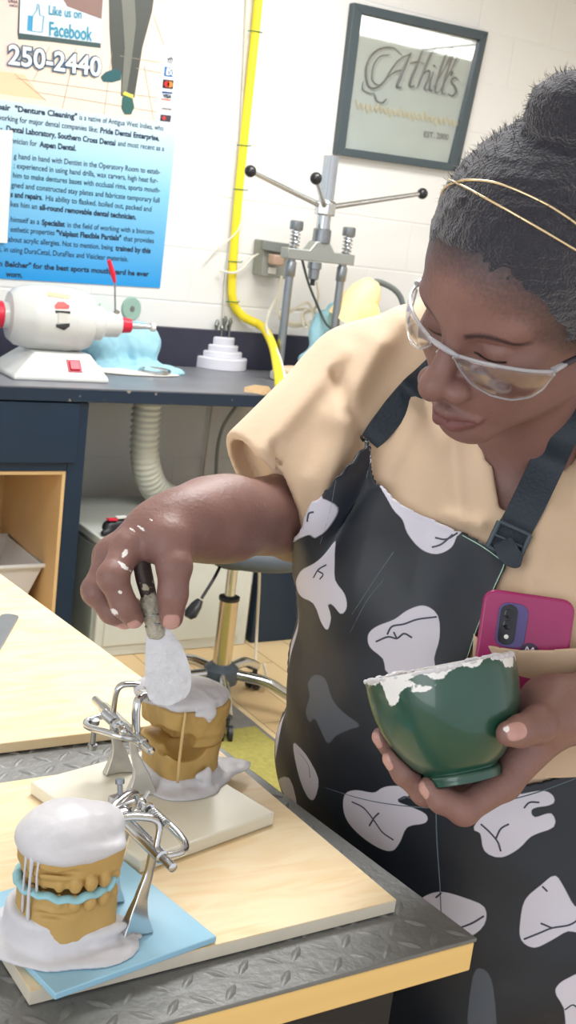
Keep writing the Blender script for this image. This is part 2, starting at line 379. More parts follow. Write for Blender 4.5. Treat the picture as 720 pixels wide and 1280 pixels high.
t1 = MB(); put_text(t1, '250-2440', A + (B - A) * .008, B - (B - A) * .008, WN, .0014, .018); t1.build('number_lettering', pm('number_white', (248, 252, 252)), pt, smooth=0)
LN = [
 ((-14, 135), (96, 149), 'Repair  "Denture Cleaning"', .035), ((99, 149.5), (204, 163.5), 'is a native of Antigua West Indies, who', .008),
 ((-4, 149.5), (122, 165.5), 'working for major dental companies like;', .01), ((125, 166), (199, 176), 'Pride Dental Enterprise,', .035),
 ((0, 163), (144, 182), '-  Dental Laboratory, Southern Cross Dental', .035), ((147, 182), (205, 189), 'and most recent as a', .008),
 ((4, 177.5), (46, 183), 'technician for', .008), ((49, 183.5), (95, 188.5), 'Aspen Dental.', .035),
 ((17, 198), (200, 218), 'g hand in hand with Dentist in the Operatory Room to estab-', .008),
 ((17, 210), (197, 229), '; experienced in using hand drills, wax carvers, high heat fur-', .008),
 ((16, 222), (200, 241), 'him to make dentures bases with occlusal rims, sports mouth-', .008),
 ((14, 234), (199, 253.5), 'gned and constructed stay plates and fabricate temporary full', .008),
 ((13, 246), (53, 250), 's and repairs.', .035), ((57, 250.5), (189, 264.5), 'His ability to flasked, boiled out, packed and', .008),
 ((13, 258), (46, 261.5), 'kes him an', .008), ((49, 262), (170, 274.5), 'all-round removable dental technician.', .035),
 ((13, 277), (49, 280.5), 'himself as a', .008), ((52, 281), (81, 283.5), 'Specialist', .035), ((84, 284), (193, 293), 'in the field of working with a biocom-', .008),
 ((13, 289.5), (68, 294), 'esthetic properties', .008), ((70, 294.2), (151, 300.7), '"Valplast Flexible Partials"', .035), ((154, 301), (192, 304), 'that provides', .008),
 ((10, 302), (141, 312.5), 'about acrylic allergies. Not to mention, being', .008), ((144, 313), (188, 316.5), 'trained by this', .035),
 ((-2, 314), (160, 327), 's, in using DuraCetal, DuraFlex and Visiclear materials.', .008),
 ((-8, 332), (186, 345.5), 'Ian Belcher" for the best sports mouthguard he ever', .03), ((7, 345.5), (28, 347), 'worn.', .03)]
tb = MB()
for a, b, s_, bo in LN: put_text(tb, s_, W_(*a), W_(*b), WN, .0012, bo, hscale=.0265)
put_text(tb, 'DNA', W_(10, 3), W_(22, 5), WN, .004, .02); put_text(tb, 'AMOR', W_(11, 8), W_(22, 9.5), WN, .004, .02)
tb.build('lettering', dark, pt, smooth=0)
def card(x, y, w_, h_, rgb): pbit('card_logo', [(x, y), (x + w_, y + 1.4), (x + w_ - 1, y + h_ + 1.4), (x - 1, y + h_)], rgb, 2)
card(206, 83, 11, 12, (40, 120, 190)); card(204, 99, 13, 11, (40, 40, 52)); card(203, 114, 13, 2, (30, 60, 130)); card(202, 123, 12, 1.5, (225, 120, 90))
card(202, 134, 12, 5, (238, 230, 226)); card(201, 143, 13, 8, (70, 60, 70))
def wdisc(x, y, r_, rgb):
    c = W_(x, y, PY - .0036); MB().lathe([(r_, 0), (r_, .0005)], c, (0, -1, 0), 20).build('card_logo', pm('disc', rgb), pt)
wdisc(208.5, 105, .0105, (214, 40, 40)); wdisc(212.5, 105.5, .0105, (240, 140, 50)); wdisc(205, 147.5, .007, (210, 60, 60))
m_ = MB(); put_text(m_, 'VISA', W_(203, 121.5), W_(214, 123), WN, .003, .05); put_text(m_, 'DISCOVER', W_(202, 136.5), W_(214, 138), WN, .004, .03); m_.build('card_lettering', dark, pt, smooth=0)
m_ = MB(); put_text(m_, 'AM', W_(207, 88), W_(216, 89), WN, .004, .05); put_text(m_, 'EX', W_(207, 93.5), W_(216, 94.5), WN, .004, .05); m_.build('card_lettering', M['white'], pt, smooth=0)
m_ = MB()
for k in range(3): m_.tube(spline([W_(209 + k * 2.2, 70 + 3 - k, PY - .003), W_(211 + k * 2.4, 74.5, PY - .003), W_(209 + k * 2.1, 78 + k, PY - .003)], 4), .0013, 6)
m_.build('contactless_mark', dark, pt)
MB().prism([W_(-12, 162, PY - .012), W_(16, 163, PY - .012), W_(9, 304, PY - .012), W_(-20, 302, PY - .012)], (0, .002, 0)).build('sheet_of_paper', mat('paper', (236, 234, 226), .7), None, smooth=0)
setp(bpy.data.objects['sheet_of_paper'], 'plain cream paper sheet overlapping the left side of the blue poster', 'paper')

# ------------------------------------------------------------------ framed sign
fo = [(443, 3), (611, 40), (573, 215), (421, 193)]; fi = [(453, 17), (601, 50), (564, 204), (432, 185)]
FY = WY - .035
fr = thing('picture_frame', W_(497, 204, WY - .02), 'dark grey framed sign with flowing script lettering on the back wall', 'framed sign')
m_ = MB(); O = [W_(*p, FY) for p in fo]; I = [W_(*p, FY) for p in fi]
for k in range(4):
    j = (k + 1) % 4; m_.prism([O[k], O[j], I[j], I[k]], (0, .034, 0))
m_.build('frame', mat('frame_grey', (66, 78, 84), .4), fr, bevel=.002)
MB().prism([W_(x, y, WY - .012) for x, y in [(448, 10), (606, 44), (568, 210), (426, 189)]], (0, .011, 0)).build('backing', mat('pale_green_card', (206, 220, 214), .6), fr, smooth=0)
gm = bpy.data.materials.new('picture_glass'); gm.use_nodes = True; n, l = NT(gm); n.remove(n['Principled BSDF'])
tr = n.new('ShaderNodeBsdfTransparent'); gg = n.new('ShaderNodeBsdfGlossy'); gg.inputs['Roughness'].default_value = .03; mx = n.new('ShaderNodeMixShader'); mx.inputs[0].default_value = .24
l.new(tr.outputs[0], mx.inputs[1]); l.new(gg.outputs[0], mx.inputs[2]); l.new(mx.outputs[0], n['Material Output'].inputs[0])
MB().prism([W_(x, y, WY - .022) for x, y in [(449, 11), (605, 44), (567, 209), (427, 188)]], (0, .002, 0)).build('glass', gm, fr, smooth=0)
def crop5(x, y): return (400 + x / 3, y / 3)
def stroke(mb, pts, wd, Y, n_=8):
    q = spline([W_(*crop5(*p), Y) for p in pts], n_); k = len(q); t = np.linspace(0, 1, k); mb.tube(q, wd * (.45 + .55 * np.sin(np.pi * t) ** .8), 6)
for nm, dx, dy, rgb, Yd in (('lettering_shadow', 7, 7, (186, 198, 194), .0135), ('script_lettering', 0, 0, (62, 76, 84), .016)):
    m_ = MB(); S5 = lambda pts, w_: stroke(m_, [(a + dx, b + dy) for a, b in pts], w_, WY - Yd)
    S5([(305, 205), (275, 180), (228, 182), (192, 210), (172, 262), (180, 320), (208, 330), (240, 305), (272, 255), (300, 222), (342, 200)], .0042)
    S5([(262, 205), (225, 212), (200, 250), (196, 300), (222, 318), (255, 290)], .003)
    S5([(342, 198), (322, 240), (300, 295), (288, 325), (305, 328)], .0062)
    S5([(163, 305), (160, 335), (185, 350), (205, 350)], .003); S5([(203, 350), (212, 378), (235, 385), (250, 370)], .0034)
    S5([(255, 290), (285, 268), (318, 262)], .003)
    S5([(385, 190), (365, 240), (340, 300), (338, 325), (355, 322)], .0058); S5([(335, 238), (362, 232), (392, 238)], .0028)
    S5([(435, 178), (415, 205), (388, 270), (365, 330)], .005); S5([(372, 318), (385, 280), (408, 265), (408, 290), (392, 332), (405, 338)], .0045)
    S5([(426, 268), (412, 310), (412, 338), (425, 338)], .0052); S5([(430, 244), (427, 250)], .006)
    S5([(425, 330), (470, 250), (498, 190), (490, 180), (468, 215), (440, 300), (432, 345), (446, 345)], .0046)
    S5([(448, 345), (490, 265), (520, 200), (512, 190), (492, 225), (466, 305), (458, 350), (472, 350)], .0046)
    S5([(497, 265), (490, 285)], .0055); S5([(518, 300), (505, 290), (492, 305), (505, 325), (510, 345), (496, 360), (480, 352)], .0046)
    m_.build(nm, pm(nm, rgb), fr)
m_ = MB(); gx = np.linspace(0, 1, 46)
m_.tube(spline([W_(*crop5(135 + 385 * t, 395 + 70 * t + (18 if k % 2 else -18) * (1.2 if k % 5 == 0 else .7)), WY - .0155) for k, t in enumerate(gx)], 3), .0034, 5)
m_.build('gold_script', pm('gold', (226, 216, 178)), fr)
m_ = MB(); put_text(m_, 'EST. 2000', W_(529.5, 171, WY - .0155), W_(560.5, 175, WY - .0155), WN, 0, .02); m_.build('small_lettering', pm('small', (88, 96, 98)), fr, smooth=0)

# ------------------------------------------------------------------ yellow hose and cables on the wall
hz = thing('air_hose', W_(349, 507, 3.46), 'bright yellow air hose running down the back wall and over the desk edge', 'hose')
hp = [W_(328, -60, 4.118), W_(322, 10, 4.118), (W_(314, 90, 4.118)), W_(306, 165, 4.118), W_(298, 245, 4.118), W_(291.5, 325, 4.118), W_(290.5, 372, 4.118), W_(302, 394, 4.112), W_(327, 408, 4.06), W_(340, 430, 3.85), W_(347, 462, 3.56), W_(350, 490, 3.462), W_(353, 530, 3.46), W_(372, 620, 3.45), W_(388, 720, 3.43), W_(392, 812, 3.42)]
MB().tube(spline(hp, 8), .0165, 14).build('hose', M['yellow'], hz)
for x, y, Y in ((319, 40, 4.118), (305, 182, 4.118), (301, 237, 4.118), (294, 327, 4.118), (290.5, 377, 4.115)):
    c = W_(x, y, Y); MB().tube([c + (-.03, 0, -.002), c + (-.016, -.018, 0), c + (.016, -.018, 0), c + (.03, 0, .004)], .0022, 6).build('tie', mat('green_tie', (60, 120, 70), .5), hz)
def cable(pts, r_, rgb, label, name='cable', rough=.5):
    o = MB().tube(spline(pts, 8), r_, 8).build(name, mat(name + '_c', rgb, rough), None); return setp(o, label, 'cable')
cable([W_(310, -40, 4.13), W_(303, 120, 4.13), W_(297, 215, 4.13), W_(288, 300, 4.13), W_(281, 360, 4.13), W_(279, 398, 4.13)], .004, (206, 202, 190), 'thin pale cable running down the wall along the yellow hose')
cable([W_(305, 262, 4.12), W_(296, 290, 4.1), W_(270, 312, 4.12), W_(258, 326, 4.12)], .003, (226, 222, 208), 'thin cream cord sagging left of the yellow hose')
cable([W_(333, 316, 4.1), W_(318, 320, 4.09), W_(305, 334, 4.09), W_(292, 341, 4.09), W_(275, 338, 4.12)], .0045, (228, 224, 210), 'cream cord from the wall outlet box crossing the yellow hose')
cable([W_(351, 342, 4.07), W_(346, 370, 4.06), W_(336, 392, 4.0), W_(333, 410, 3.98), W_(341, 428, 3.84), W_(349, 446, 3.66), W_(355, 470, 3.53), W_(356, 495, 3.46), W_(355, 540, 3.46)], .006, (226, 222, 206), 'pale cord following the yellow hose over the desk edge')
cable([W_(303, 498, 3.95), W_(290, 515, 3.95), W_(278, 535, 4.0), W_(272, 560, 4.05), W_(270, 592, 4.08)], .007, (150, 152, 150), 'grey cable curving down beneath the desk')
cable([W_(266, 500, 4.13), W_(260, 545, 4.13), W_(253, 600, 4.13)], .004, (196, 190, 178), 'thin beige wire straight down the wall under the desk')
cable([W_(320, 498, 4.05), W_(319, 530, 4.05), W_(318, 590, 4.06)], .009, (170, 174, 172), 'grey pipe hanging behind the desk beside the yellow hose')

# outlet box with cords
ob = thing('outlet_box', W_(345, 347, 4.1), 'grey metal outlet box on the wall behind the press', 'outlet box')
MB().prism([W_(330, 300, 4.06), W_(362, 305, 4.06), W_(358, 349, 4.06), W_(327, 345, 4.06)], (0, .075, 0)).build('box', mat('box_grey', (150, 152, 144), .5), ob, bevel=.004)
MB().prism([W_(329, 300, 4.04), W_(363, 305, 4.04), W_(361, 318, 4.04), W_(328, 312, 4.04)], (0, .02, 0)).build('cover', mat('box_grey2', (122, 128, 124), .5), ob, bevel=.003)
m_ = MB()
for x, y in ((338, 322), (337, 334)): m_.prism([W_(x, y, 4.05), W_(x + 9, y + 1, 4.05), W_(x + 8, y + 9, 4.05), W_(x - 1, y + 8, 4.05)], (0, .012, 0))
m_.build('socket', M['offwhite'], ob, bevel=.002)
m_ = MB().prism([W_(343, 318, 4.0), W_(356, 320, 4.0), W_(355, 333, 4.0), W_(342, 331, 4.0)], (0, .05, 0)); m_.build('plug', mat('plug_brown', (190, 160, 140), .5), ob, bevel=.006)
lp = thing('coiled_cord', W_(375, 402, 4.0), 'tangled cream cord looping behind the chrome press', 'cord')
m_ = MB()
m_.tube(spline([W_(352, 345, 4.03), W_(350, 365, 4.03), W_(347, 388, 4.02), W_(360, 402, 4.0), W_(388, 404, 4.0), W_(398, 394, 4.0), W_(380, 386, 4.02), W_(358, 388, 4.03), W_(350, 398, 4.03), W_(370, 408, 4.02), W_(395, 400, 4.0)], 8), .006, 8)
m_.tube(spline([W_(396, 352, 3.98), W_(398, 372, 3.98), W_(392, 388, 4.0), W_(380, 392, 4.0), W_(385, 406, 3.98), W_(398, 424, 3.98)], 8), .005, 8)
m_.tube(spline([W_(361, 392, 3.98), W_(384, 378, 3.98), W_(392, 398, 3.98), W_(382, 410, 3.98), W_(377, 394, 3.98), W_(384, 386, 3.98)], 8), .005, 8)
m_.build('cord_loop', mat('cord_cream', (224, 218, 200), .5), lp)
cable([W_(377, 322, 3.9), W_(385, 352, 3.98), W_(396, 380, 3.98), W_(406, 402, 3.9), W_(413, 410, 3.86)], .005, (70, 86, 84), 'dark green cable slanting between the posts of the chrome press')

# ------------------------------------------------------------------ dark work desk at the wall
DZ = .91; DY0 = 3.50
desk = thing('lab_desk', (1.2, 3.8, 0), 'long dark navy work desk against the back wall with a chipped front edge', 'desk')
dt = mat('desk_top_grey', (118, 120, 128), .38, vary=.25, scale=9)
xl = -1.2; xr = 4.2
MB().box((xl, DY0, DZ - .004), (xr, WY - .03, DZ)).build('worktop', dt, desk, smooth=0)
de = mat('desk_edge', (14, 38, 60), .5, vary=.2); n, l = NT(de); b = n['Principled BSDF']
tc = n.new('ShaderNodeTexCoord'); nz = n.new('ShaderNodeTexNoise'); nz.inputs['Scale'].default_value = 22; nz.inputs['Detail'].default_value = 6; l.new(tc.outputs['Object'], nz.inputs['Vector'])
mr = n.new('ShaderNodeMapRange'); mr.inputs[1].default_value = .64; mr.inputs[2].default_value = .68; l.new(nz.outputs['Fac'], mr.inputs[0])
mx = n.new('ShaderNodeMix'); mx.data_type = 'RGBA'; mx.inputs[7].default_value = lin((150, 140, 128)); l.new(b.inputs['Base Color'].links[0].from_socket, mx.inputs[6]); l.new(mr.outputs[0], mx.inputs[0]); l.new(mx.outputs[2], b.inputs['Base Color'])
MB().box((xl, DY0, DZ - .045), (xr, DY0 + .6, DZ - .0045)).build('edge_board', de, desk, bevel=.002)
q = [onY(x, y, DY0 - .001) for x, y in ((306, 484), (318, 481), (336, 483), (340, 489), (330, 494), (316, 491), (305, 490))]
MB().prism(q, (0, .002, 0)).build('worn_patch', mat('bare_wood', (220, 190, 150), .7, vary=.2, scale=60), desk, smooth=0, label='bare wood chip in the dark edge')
MB().box((xl, WY - .03, DZ), (xr, WY - .002, DZ + .145)).build('backsplash', mat('splash', (48, 48, 66), .5, vary=.15), desk, bevel=.003)
# cabinet under the desk
cxr = onY(107, 560, DY0 + .02)[0]; cxi = onY(79, 640, DY0 + .02)[0]; zo = onY(80, 589, DY0 + .02)[2]
cab = thing('desk_cabinet', (cxr - .5, 3.8, 0), 'dark navy cabinet with a drawer and an open wood-lined compartment under the desk', 'cabinet')
CY = DY0 + .02; CB = WY - .04; cl = cxr - 1.1; zt = DZ - .05
m_ = MB(); m_.box((cxi, CY, 0), (cxr, CB, zt)); m_.box((cl, CY, 0), (cl + .06, CB, zt)); m_.box((cl, CY, zo), (cxi, CB, zt)); m_.box((cl, CY, 0), (cxi, CB, .12))
m_.build('body', M['navy'], cab, bevel=.002)
wood = mat('shelf_wood', (226, 190, 136), .55, vary=.1, scale=6)
m_ = MB(); e_ = .001
m_.box((cxi - .012, CY + .002, .12), (cxi - e_, CB - .02, zo - e_)); m_.box((cl + .06, CB - .03, .12), (cxi - .012, CB - .018, zo - e_)); m_.box((cl + .06, CY + .002, .12 + e_), (cxi - .012, CB - .03, .132)); m_.box((cl + .06, CY + .004, zo - .012), (cxi - .012, CB - .03, zo - e_))
m_.build('lining', wood, cab, smooth=0)
dz1 = onY(60, 502, CY)[2]; dz0 = onY(60, 578, CY)[2]
MB().box((cl + .02, CY - .014, dz0), (cxr - .035, CY, dz1)).build('drawer', M['navy'], cab, bevel=.003)
bn = thing('storage_bin', onY(5, 745, 3.8) * [1, 1, 0] + [0, 0, .132], 'translucent white plastic bin inside the open cabinet compartment', 'bin')
q0 = onY(46, 700, 3.68); bz = q0[2]; bx = q0[0]
m_ = MB(); t_ = .05
top = [(bx - .5, 3.62, bz), (bx, 3.62, bz), (bx, 3.98, bz), (bx - .5, 3.98, bz)]; bot = [(bx - .44, 3.65, .133), (bx - .06, 3.65, .133), (bx - .06, 3.95, .133), (bx - .44, 3.95, .133)]
inn = [(x + (.004 if i in (0, 3) else -.004), y + (.004 if i < 2 else -.004), z - .0) for i, (x, y, z) in enumerate(top)]
ib = [(x, y, z + .006) for x, y, z in bot]
m_.add(top + bot + inn + ib, [(0, 1, 5, 4), (1, 2, 6, 5), (2, 3, 7, 6), (3, 0, 4, 7), (4, 5, 6, 7), (0, 1, 9, 8), (1, 2, 10, 9), (2, 3, 11, 10), (3, 0, 8, 11), (8, 9, 13, 12), (9, 10, 14, 13), (10, 11, 15, 14), (11, 8, 12, 15), (12, 13, 14, 15)])
binm = mat('bin_plastic', (232, 232, 232), .4, trans=.15)
m_.build('tub', binm, bn, smooth=30)
MB().tube([(bx - .505, 3.615, bz), (bx + .005, 3.615, bz), (bx + .005, 3.985, bz), (bx - .505, 3.985, bz)], .008, 8, closed=True).build('rim', binm, bn)
# right hand leg panel of the desk
la = onZ(307, 802, 0); lb_ = onZ(324, 816, 0); yb = min(la[1], 4.0)
m_ = MB(); m_.box((la[0] + .01, la[1] - .02, 0), (la[0] + .36, la[1] + .02, zt)); m_.build('leg', M['navy'], desk, bevel=.003)
cable([W_(324, 690, 3.3), W_(324, 730, 3.3), W_(321, 790, 3.3), W_(319, 845, 3.2), W_(326, 858, 3.1), W_(333, 850, 3.1), W_(330, 830, 3.2)], .005, (214, 204, 182), 'cream cord hanging behind the chrome stool leg to the floor')

# exhaust hose
eh = thing('exhaust_hose', onY(200, 640, 3.85) * [1, 1, 1], 'white corrugated exhaust hose curving down from beneath the desk', 'hose')
pth = spline([onY(185, 496, 3.8), onY(182, 530, 3.8), onY(181, 565, 3.8), onY(185, 592, 3.82), onY(196, 613, 3.86), onY(218, 626, 3.9), onY(250, 640, 3.92), onY(300, 655, 3.94)], 24)
r_ = .049 + .0045 * np.sin(np.arange(len(pth)) * 2 * math.pi / 5.2); MB().tube(pth, r_, 26).build('corrugated_tube', mat('hose_white', (226, 226, 212), .5), eh, smooth=180)
c = onY(185, 496, 3.8); MB().cyl(c + (0, 0, -.002), c + (0, 0, .03), .056).build('collar', M['navy'], eh, bevel=.003)

# low white cabinet
fx0 = onY(125, 720, 3.5)[0]; fx1 = onY(311, 760, 3.5)[0]; fz = onY(120, 672, 3.5)[2]
fc = thing('low_cabinet', ((fx0 + fx1) / 2, 3.62, 0), 'low white-grey metal cabinet standing under the desk behind the stool', 'cabinet')
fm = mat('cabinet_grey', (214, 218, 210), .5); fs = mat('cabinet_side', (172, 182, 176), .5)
MB().box((fx0, 3.5, 0), (fx1, 4.02, fz - .03)).build('body', fm, fc, bevel=.004)
MB().box((fx0 - .012, 3.488, fz - .03), (fx1 + .012, 4.03, fz)).build('top', fm, fc, bevel=.005)
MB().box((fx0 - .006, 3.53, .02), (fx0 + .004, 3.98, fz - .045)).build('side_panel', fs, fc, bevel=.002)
MB().box((fx0 + .03, 3.494, .04), (fx1 - .03, 3.502, fz - .06)).build('door', fm, fc, bevel=.002)
tp = onZ(148, 668, fz); tp[1] = min(tp[1], 3.75)
td = thing('tape_dispenser', (tp[0], tp[1], fz), 'small black device with a red and white sticker on the low cabinet', 'tape dispenser')
m_ = sdfmesh(lambda p: smins(.012, rc(p, (tp[0] - .035, tp[1], fz + .026), (tp[0] + .02, tp[1] + .01, fz + .034), .024, .026), rc(p, (tp[0] - .06, tp[1] - .02, fz + .012), (tp[0] + .05, tp[1] - .01, fz + .012), .011, .011)), tp + [-.09, -.06, -.01], tp + [.08, .06, .08], .003)
m_.build('case', M['black'], td, smooth=180)
MB().obox((tp[0] - .03, tp[1] - .006, fz + .054), (.016, 0, 0), (0, .012, 0), (0, 0, .002)).build('red_sticker', M['red'], td)
MB().obox((tp[0] + .004, tp[1] - .002, fz + .06), (.018, 0, .001), (0, .012, 0), (0, 0, .002)).build('white_sticker', M['white'], td)

# floor mat
f0 = onZ(288, 881, 0); mx1 = f0[0]; my1 = f0[1]
fmat = thing('floor_mat', (mx1 - .5, my1 - .6, 0), 'grey rubber floor mat with a mottled yellow-green panel behind the bench', 'mat')
MB().box((mx1 - 1.1, my1 - 1.6, 0), (mx1, my1, .008)).build('mat_base', mat('mat_grey', (118, 116, 112), .8, vary=.2, scale=40), fmat, bevel=.002)
gm2 = mat('mat_yellow_green', (158, 150, 78), .9, vary=.35, scale=70, bump=.6, bscale=90)
MB().box((mx1 - 1.0, my1 - 1.5, .008), (mx1 - .02, my1 - .19, .013)).build('mat_panel', gm2, fmat)

# ------------------------------------------------------------------ stool
hub = onZ(276, 842, .12); hx, hy = hub[0], hub[1]
st = thing('swivel_stool', (hx, hy, 0), 'swivel stool with dark round seat and chrome five-star base on castors', 'stool')
sc = onY(286, 712, hy); seatz = sc[2] + .045
m_ = MB(); m_.lathe([(.0, seatz - .005), (.19, seatz), (.215, seatz + .012), (.222, seatz + .035), (.21, seatz + .06), (.17, seatz + .075), (0, seatz + .08)], (hx + .06, hy, 0), (0, 0, 1), 48); m_.build('seat', mat('seat_grey', (84, 92, 102), .6, vary=.15), st, smooth=60)
MB().lathe([(.0, seatz - .03), (.06, seatz - .03), (.07, seatz - .006)], (hx, hy, 0), (0, 0, 1), 24).build('seat_mount', M['black'], st)
zc = onY(279, 750, hy)[2]
MB().cyl((hx, hy, zc - .01), (hx, hy, seatz - .02), .0165).build('piston', M['chrome'], st)
MB().cyl((hx, hy, .14), (hx, hy, zc), .029, 28).build('column', mat('column_chrome', (196, 186, 166), .2, 1), st)
MB().lathe([(.026, zc - .004), (.032, zc), (.032, zc + .01), (.02, zc + .014)], (hx, hy, 0), (0, 0, 1)).build('collar', M['black'], st)
MB().lathe([(.03, .085), (.052, .095), (.056, .12), (.054, .14), (.036, .155), (.03, .157)], (hx, hy, 0), (0, 0, 1), 30).build('hub', mat('hub_dark', (66, 76, 86), .45), st, smooth=40)
a0 = math.atan2(onZ(285, 905, .07)[1] - hy, onZ(285, 905, .07)[0] - hx)
for k in range(5):
    a = a0 + k * 2 * math.pi / 5; dx, dy = math.cos(a), math.sin(a); ex, ey = hx + .235 * dx, hy + .235 * dy
    arm = MB().tube(spline([(hx + .04 * dx, hy + .04 * dy, .125), (hx + .14 * dx, hy + .14 * dy, .118), (hx + .2 * dx, hy + .2 * dy, .095), (ex, ey, .078)], 6), .0165, 14, flat=(1, 1)).build('leg', M['chrome'], st)
    ca = MB(); ox, oy = -dy * .013, dx * .013
    for s_ in (-1, 1): ca.lathe([(.018, -.007), (.026, -.006), (.026, .006), (.018, .007)], (ex + s_ * ox, ey + s_ * oy, .0265), (-dy, dx, 0), 20)
    ca.box((ex - .006, ey - .006, .05), (ex + .006, ey + .006, .075)); ca.build('castor', M['black'], arm)
lv = MB().tube(spline([onY(276, 706, hy - .03), onY(268, 722, hy - .08), onY(252, 748, hy - .1)], 6), .005, 8).build('lever', M['black'], st)
a, b = onY(250, 750, hy - .1), onY(235, 772, hy - .11); MB().tube([a, a + (b - a) * .3, a + (b - a) * .8, b], [.012, .02, .024, .014], 12, flat=(1, .6)).build('paddle', M['black'], lv)
# ------------------------------------------------------------------ chrome press on the desk
py_ = 3.84
A_ = lambda x, y, Y=py_: onY(x, y, Y)
pb = onZ(357, 468, DZ)
pr = thing('laboratory_press', (A_(385, 470)[0], py_, DZ), 'chrome laboratory press with three black-knobbed handles and sprung crossbar on the desk', 'press')
bc = np.array([A_(385, 470)[0] - .02, py_, DZ])
MB().lathe([(.118, 0), (.128, .004), (.128, .026), (.12, .033)], bc, (0, 0, 1), 48).build('base', M['offwhite'], pr, smooth=50)
MB().lathe([(.096, .0332), (.1, .036), (.098, .045), (.08, .05)], bc, (0, 0, 1), 40).build('base_pad', mat('peach_pad', (232, 204, 176), .6), pr, smooth=50)
zx = A_(400, 320)[2]
pl = A_(364, 327); prr = A_(428, 333); xl_, xr_ = pl[0], prr[0]
for x in (xl_, xr_):
    po = MB().cyl((x, py_, DZ + .02), (x, py_, zx - .02), .0155, 24).build('post', M['steel'], pr)
    MB().lathe([(.018, 0), (.02, .003), (.02, .05), (.0175, .055)], (x, py_, zx - .085), (0, 0, 1)).build('sleeve', M['steel'], po)
cb_ = MB(); cx = (xl_ + xr_) / 2
prof = [(xl_ - .035, -.022), (xr_ + .035, -.022), (xr_ + .035, .018), (cx + .055, .018), (cx + .03, .052), (cx - .03, .052), (cx - .055, .018), (xl_ - .035, .018)]
cb_.prism([(x, py_ - .026, zx + z) for x, z in prof], (0, .052, 0)); cb_.build('crossbar', mat('cast_grey', (160, 164, 160), .4, .6), pr, bevel=.004)
for x, yy in ((xl_ + .005, 283), (xr_ + .01, 290)):
    th = np.linspace(0, 2 * math.pi * 5, 90); z0 = zx + .018; sp = MB().tube([(x + .0165 * math.cos(t), py_ + .0165 * math.sin(t), z0 + .065 * i / 89) for i, t in enumerate(th)], .0035, 8).build('spring', M['chrome'], pr)
    MB().lathe([(.024, 0), (.025, .003), (.025, .03), (.021, .034)], (x, py_, z0 + .065), (0, 0, 1), 24).build('spring_cap', M['steel'], pr)
    MB().cyl((x, py_, z0), (x, py_, z0 + .07), .008).build('spring_rod', M['steel'], pr)
hz_ = A_(407, 260)[2]; tz = A_(415, 195)[2]
m_ = MB()
for k in range(1): m_.cyl((cx + .005, py_, zx), (cx + .005, py_, tz), .026, 32)
m_.build('column', M['chrome'], pr)
m_ = MB()
for k in range(14):
    a = 2 * math.pi * k / 14; m_.cyl((cx + .005 + .0255 * math.cos(a), py_ + .0255 * math.sin(a), hz_ + .03), (cx + .005 + .0255 * math.cos(a), py_ + .0255 * math.sin(a), tz), .0028, 8)
m_.build('fluting', M['chrome'], pr)
MB().lathe([(.036, -.028), (.04, -.024), (.04, .02), (.034, .027)], (cx + .005, py_, hz_), (0, 0, 1), 6, ref=(1, .3, 0)).build('hub', M['chrome'], pr, bevel=.004)
MB().lathe([(.028, -.05), (.034, -.045), (.034, 0), (.028, .005)], (cx + .005, py_, zx + .095), (0, 0, 1), 28).build('lower_collar', M['steel'], pr)
MB().lathe([(.012, -.05), (.02, -.045), (.021, -.01), (.026, -.008), (.026, .015)], (cx - .01, py_, zx - .04), (0, 0, 1), 24).build('chuck', M['steel'], pr)
MB().cyl((cx - .01, py_, zx - .11), (cx - .01, py_, zx - .085), .009).build('chuck_tip', M['black'], pr)
for (ex, ey, eY) in ((313, 214, 3.80), (395, 223, 3.62), (528, 242, 3.86)):
    e = A_(ex, ey, eY); c = np.array([cx + .005, py_, hz_]); d = (e - c) / np.linalg.norm(e - c)
    h_ = MB().tube([c + d * .03, e], [.0105, .0085], 14).build('handle', M['chrome'], pr)
    MB().ball(e, .0215).build('knob', mat('knob_black', (34, 34, 38), .25), h_, smooth=180)

# lamp behind the shoulder
lmp = thing('desk_lamp', (A_(455, 450)[0], 3.8, DZ), 'desk lamp glowing yellow half hidden behind the beige shoulder', 'lamp')
c = A_(448, 385); ax_ = np.array([.35, -.25, .9]); ax_ /= np.linalg.norm(ax_)
glowm = mat('lamp_shade_glow', (250, 214, 120), .5, emit=((255, 205, 70), 2.5))
m_ = MB().lathe([(.085, -.1), (.078, -.03), (.062, .035), (.04, .075), (.02, .09)], c + (0.01, 0, .03), ax_, 32); m_.build('shade', mat('shade_beige', (218, 198, 160), .5, emit=((255, 200, 90), .35)), lmp, smooth=60)
MB().ball(c + (0.012, -.055, -.03), (.05, .03, .065)).build('bulb', glowm, lmp, smooth=180)
MB().tube(spline([c + (.03, .05, .08), c + (.16, .1, .1), c + (.3, .12, .02), (c[0] + .32, 3.95, DZ + .02)], 6), .012, 10).build('arm', mat('arm_grey', (140, 150, 150), .4, .5), lmp)
MB().lathe([(.08, 0), (.08, .015), (.02, .025)], (c[0] + .32, 3.95, DZ), (0, 0, 1), 30).build('base', M['black'], lmp)
# light blue cloth hanging
def heap(fn, lo, hi, h, name, m, label, cat, parent=None):
    o = sdfmesh(fn, lo, hi, h).build(name, m, parent, smooth=180); return setp(o, label, cat)
bluecloth = mat('blue_cloth', (160, 208, 224), .85, vary=.06, bump=.3, bscale=30)
c = A_(400, 425, 3.96)
heap(lambda p: smins(.03, ell(p, c + (0, 0, .02), (.05, .035, .1)), ell(p, c + (-.01, 0, -.09), (.075, .05, .05)), ell(p, c + (.04, 0, .03), (.04, .03, .12))) + .006 * vnoise(p, 40), c + [-.15, -.1, -.165], c + [.15, .1, .18], .006, 'hanging_cloth', bluecloth, 'light blue cloth bundled behind the right post of the chrome press', 'cloth')

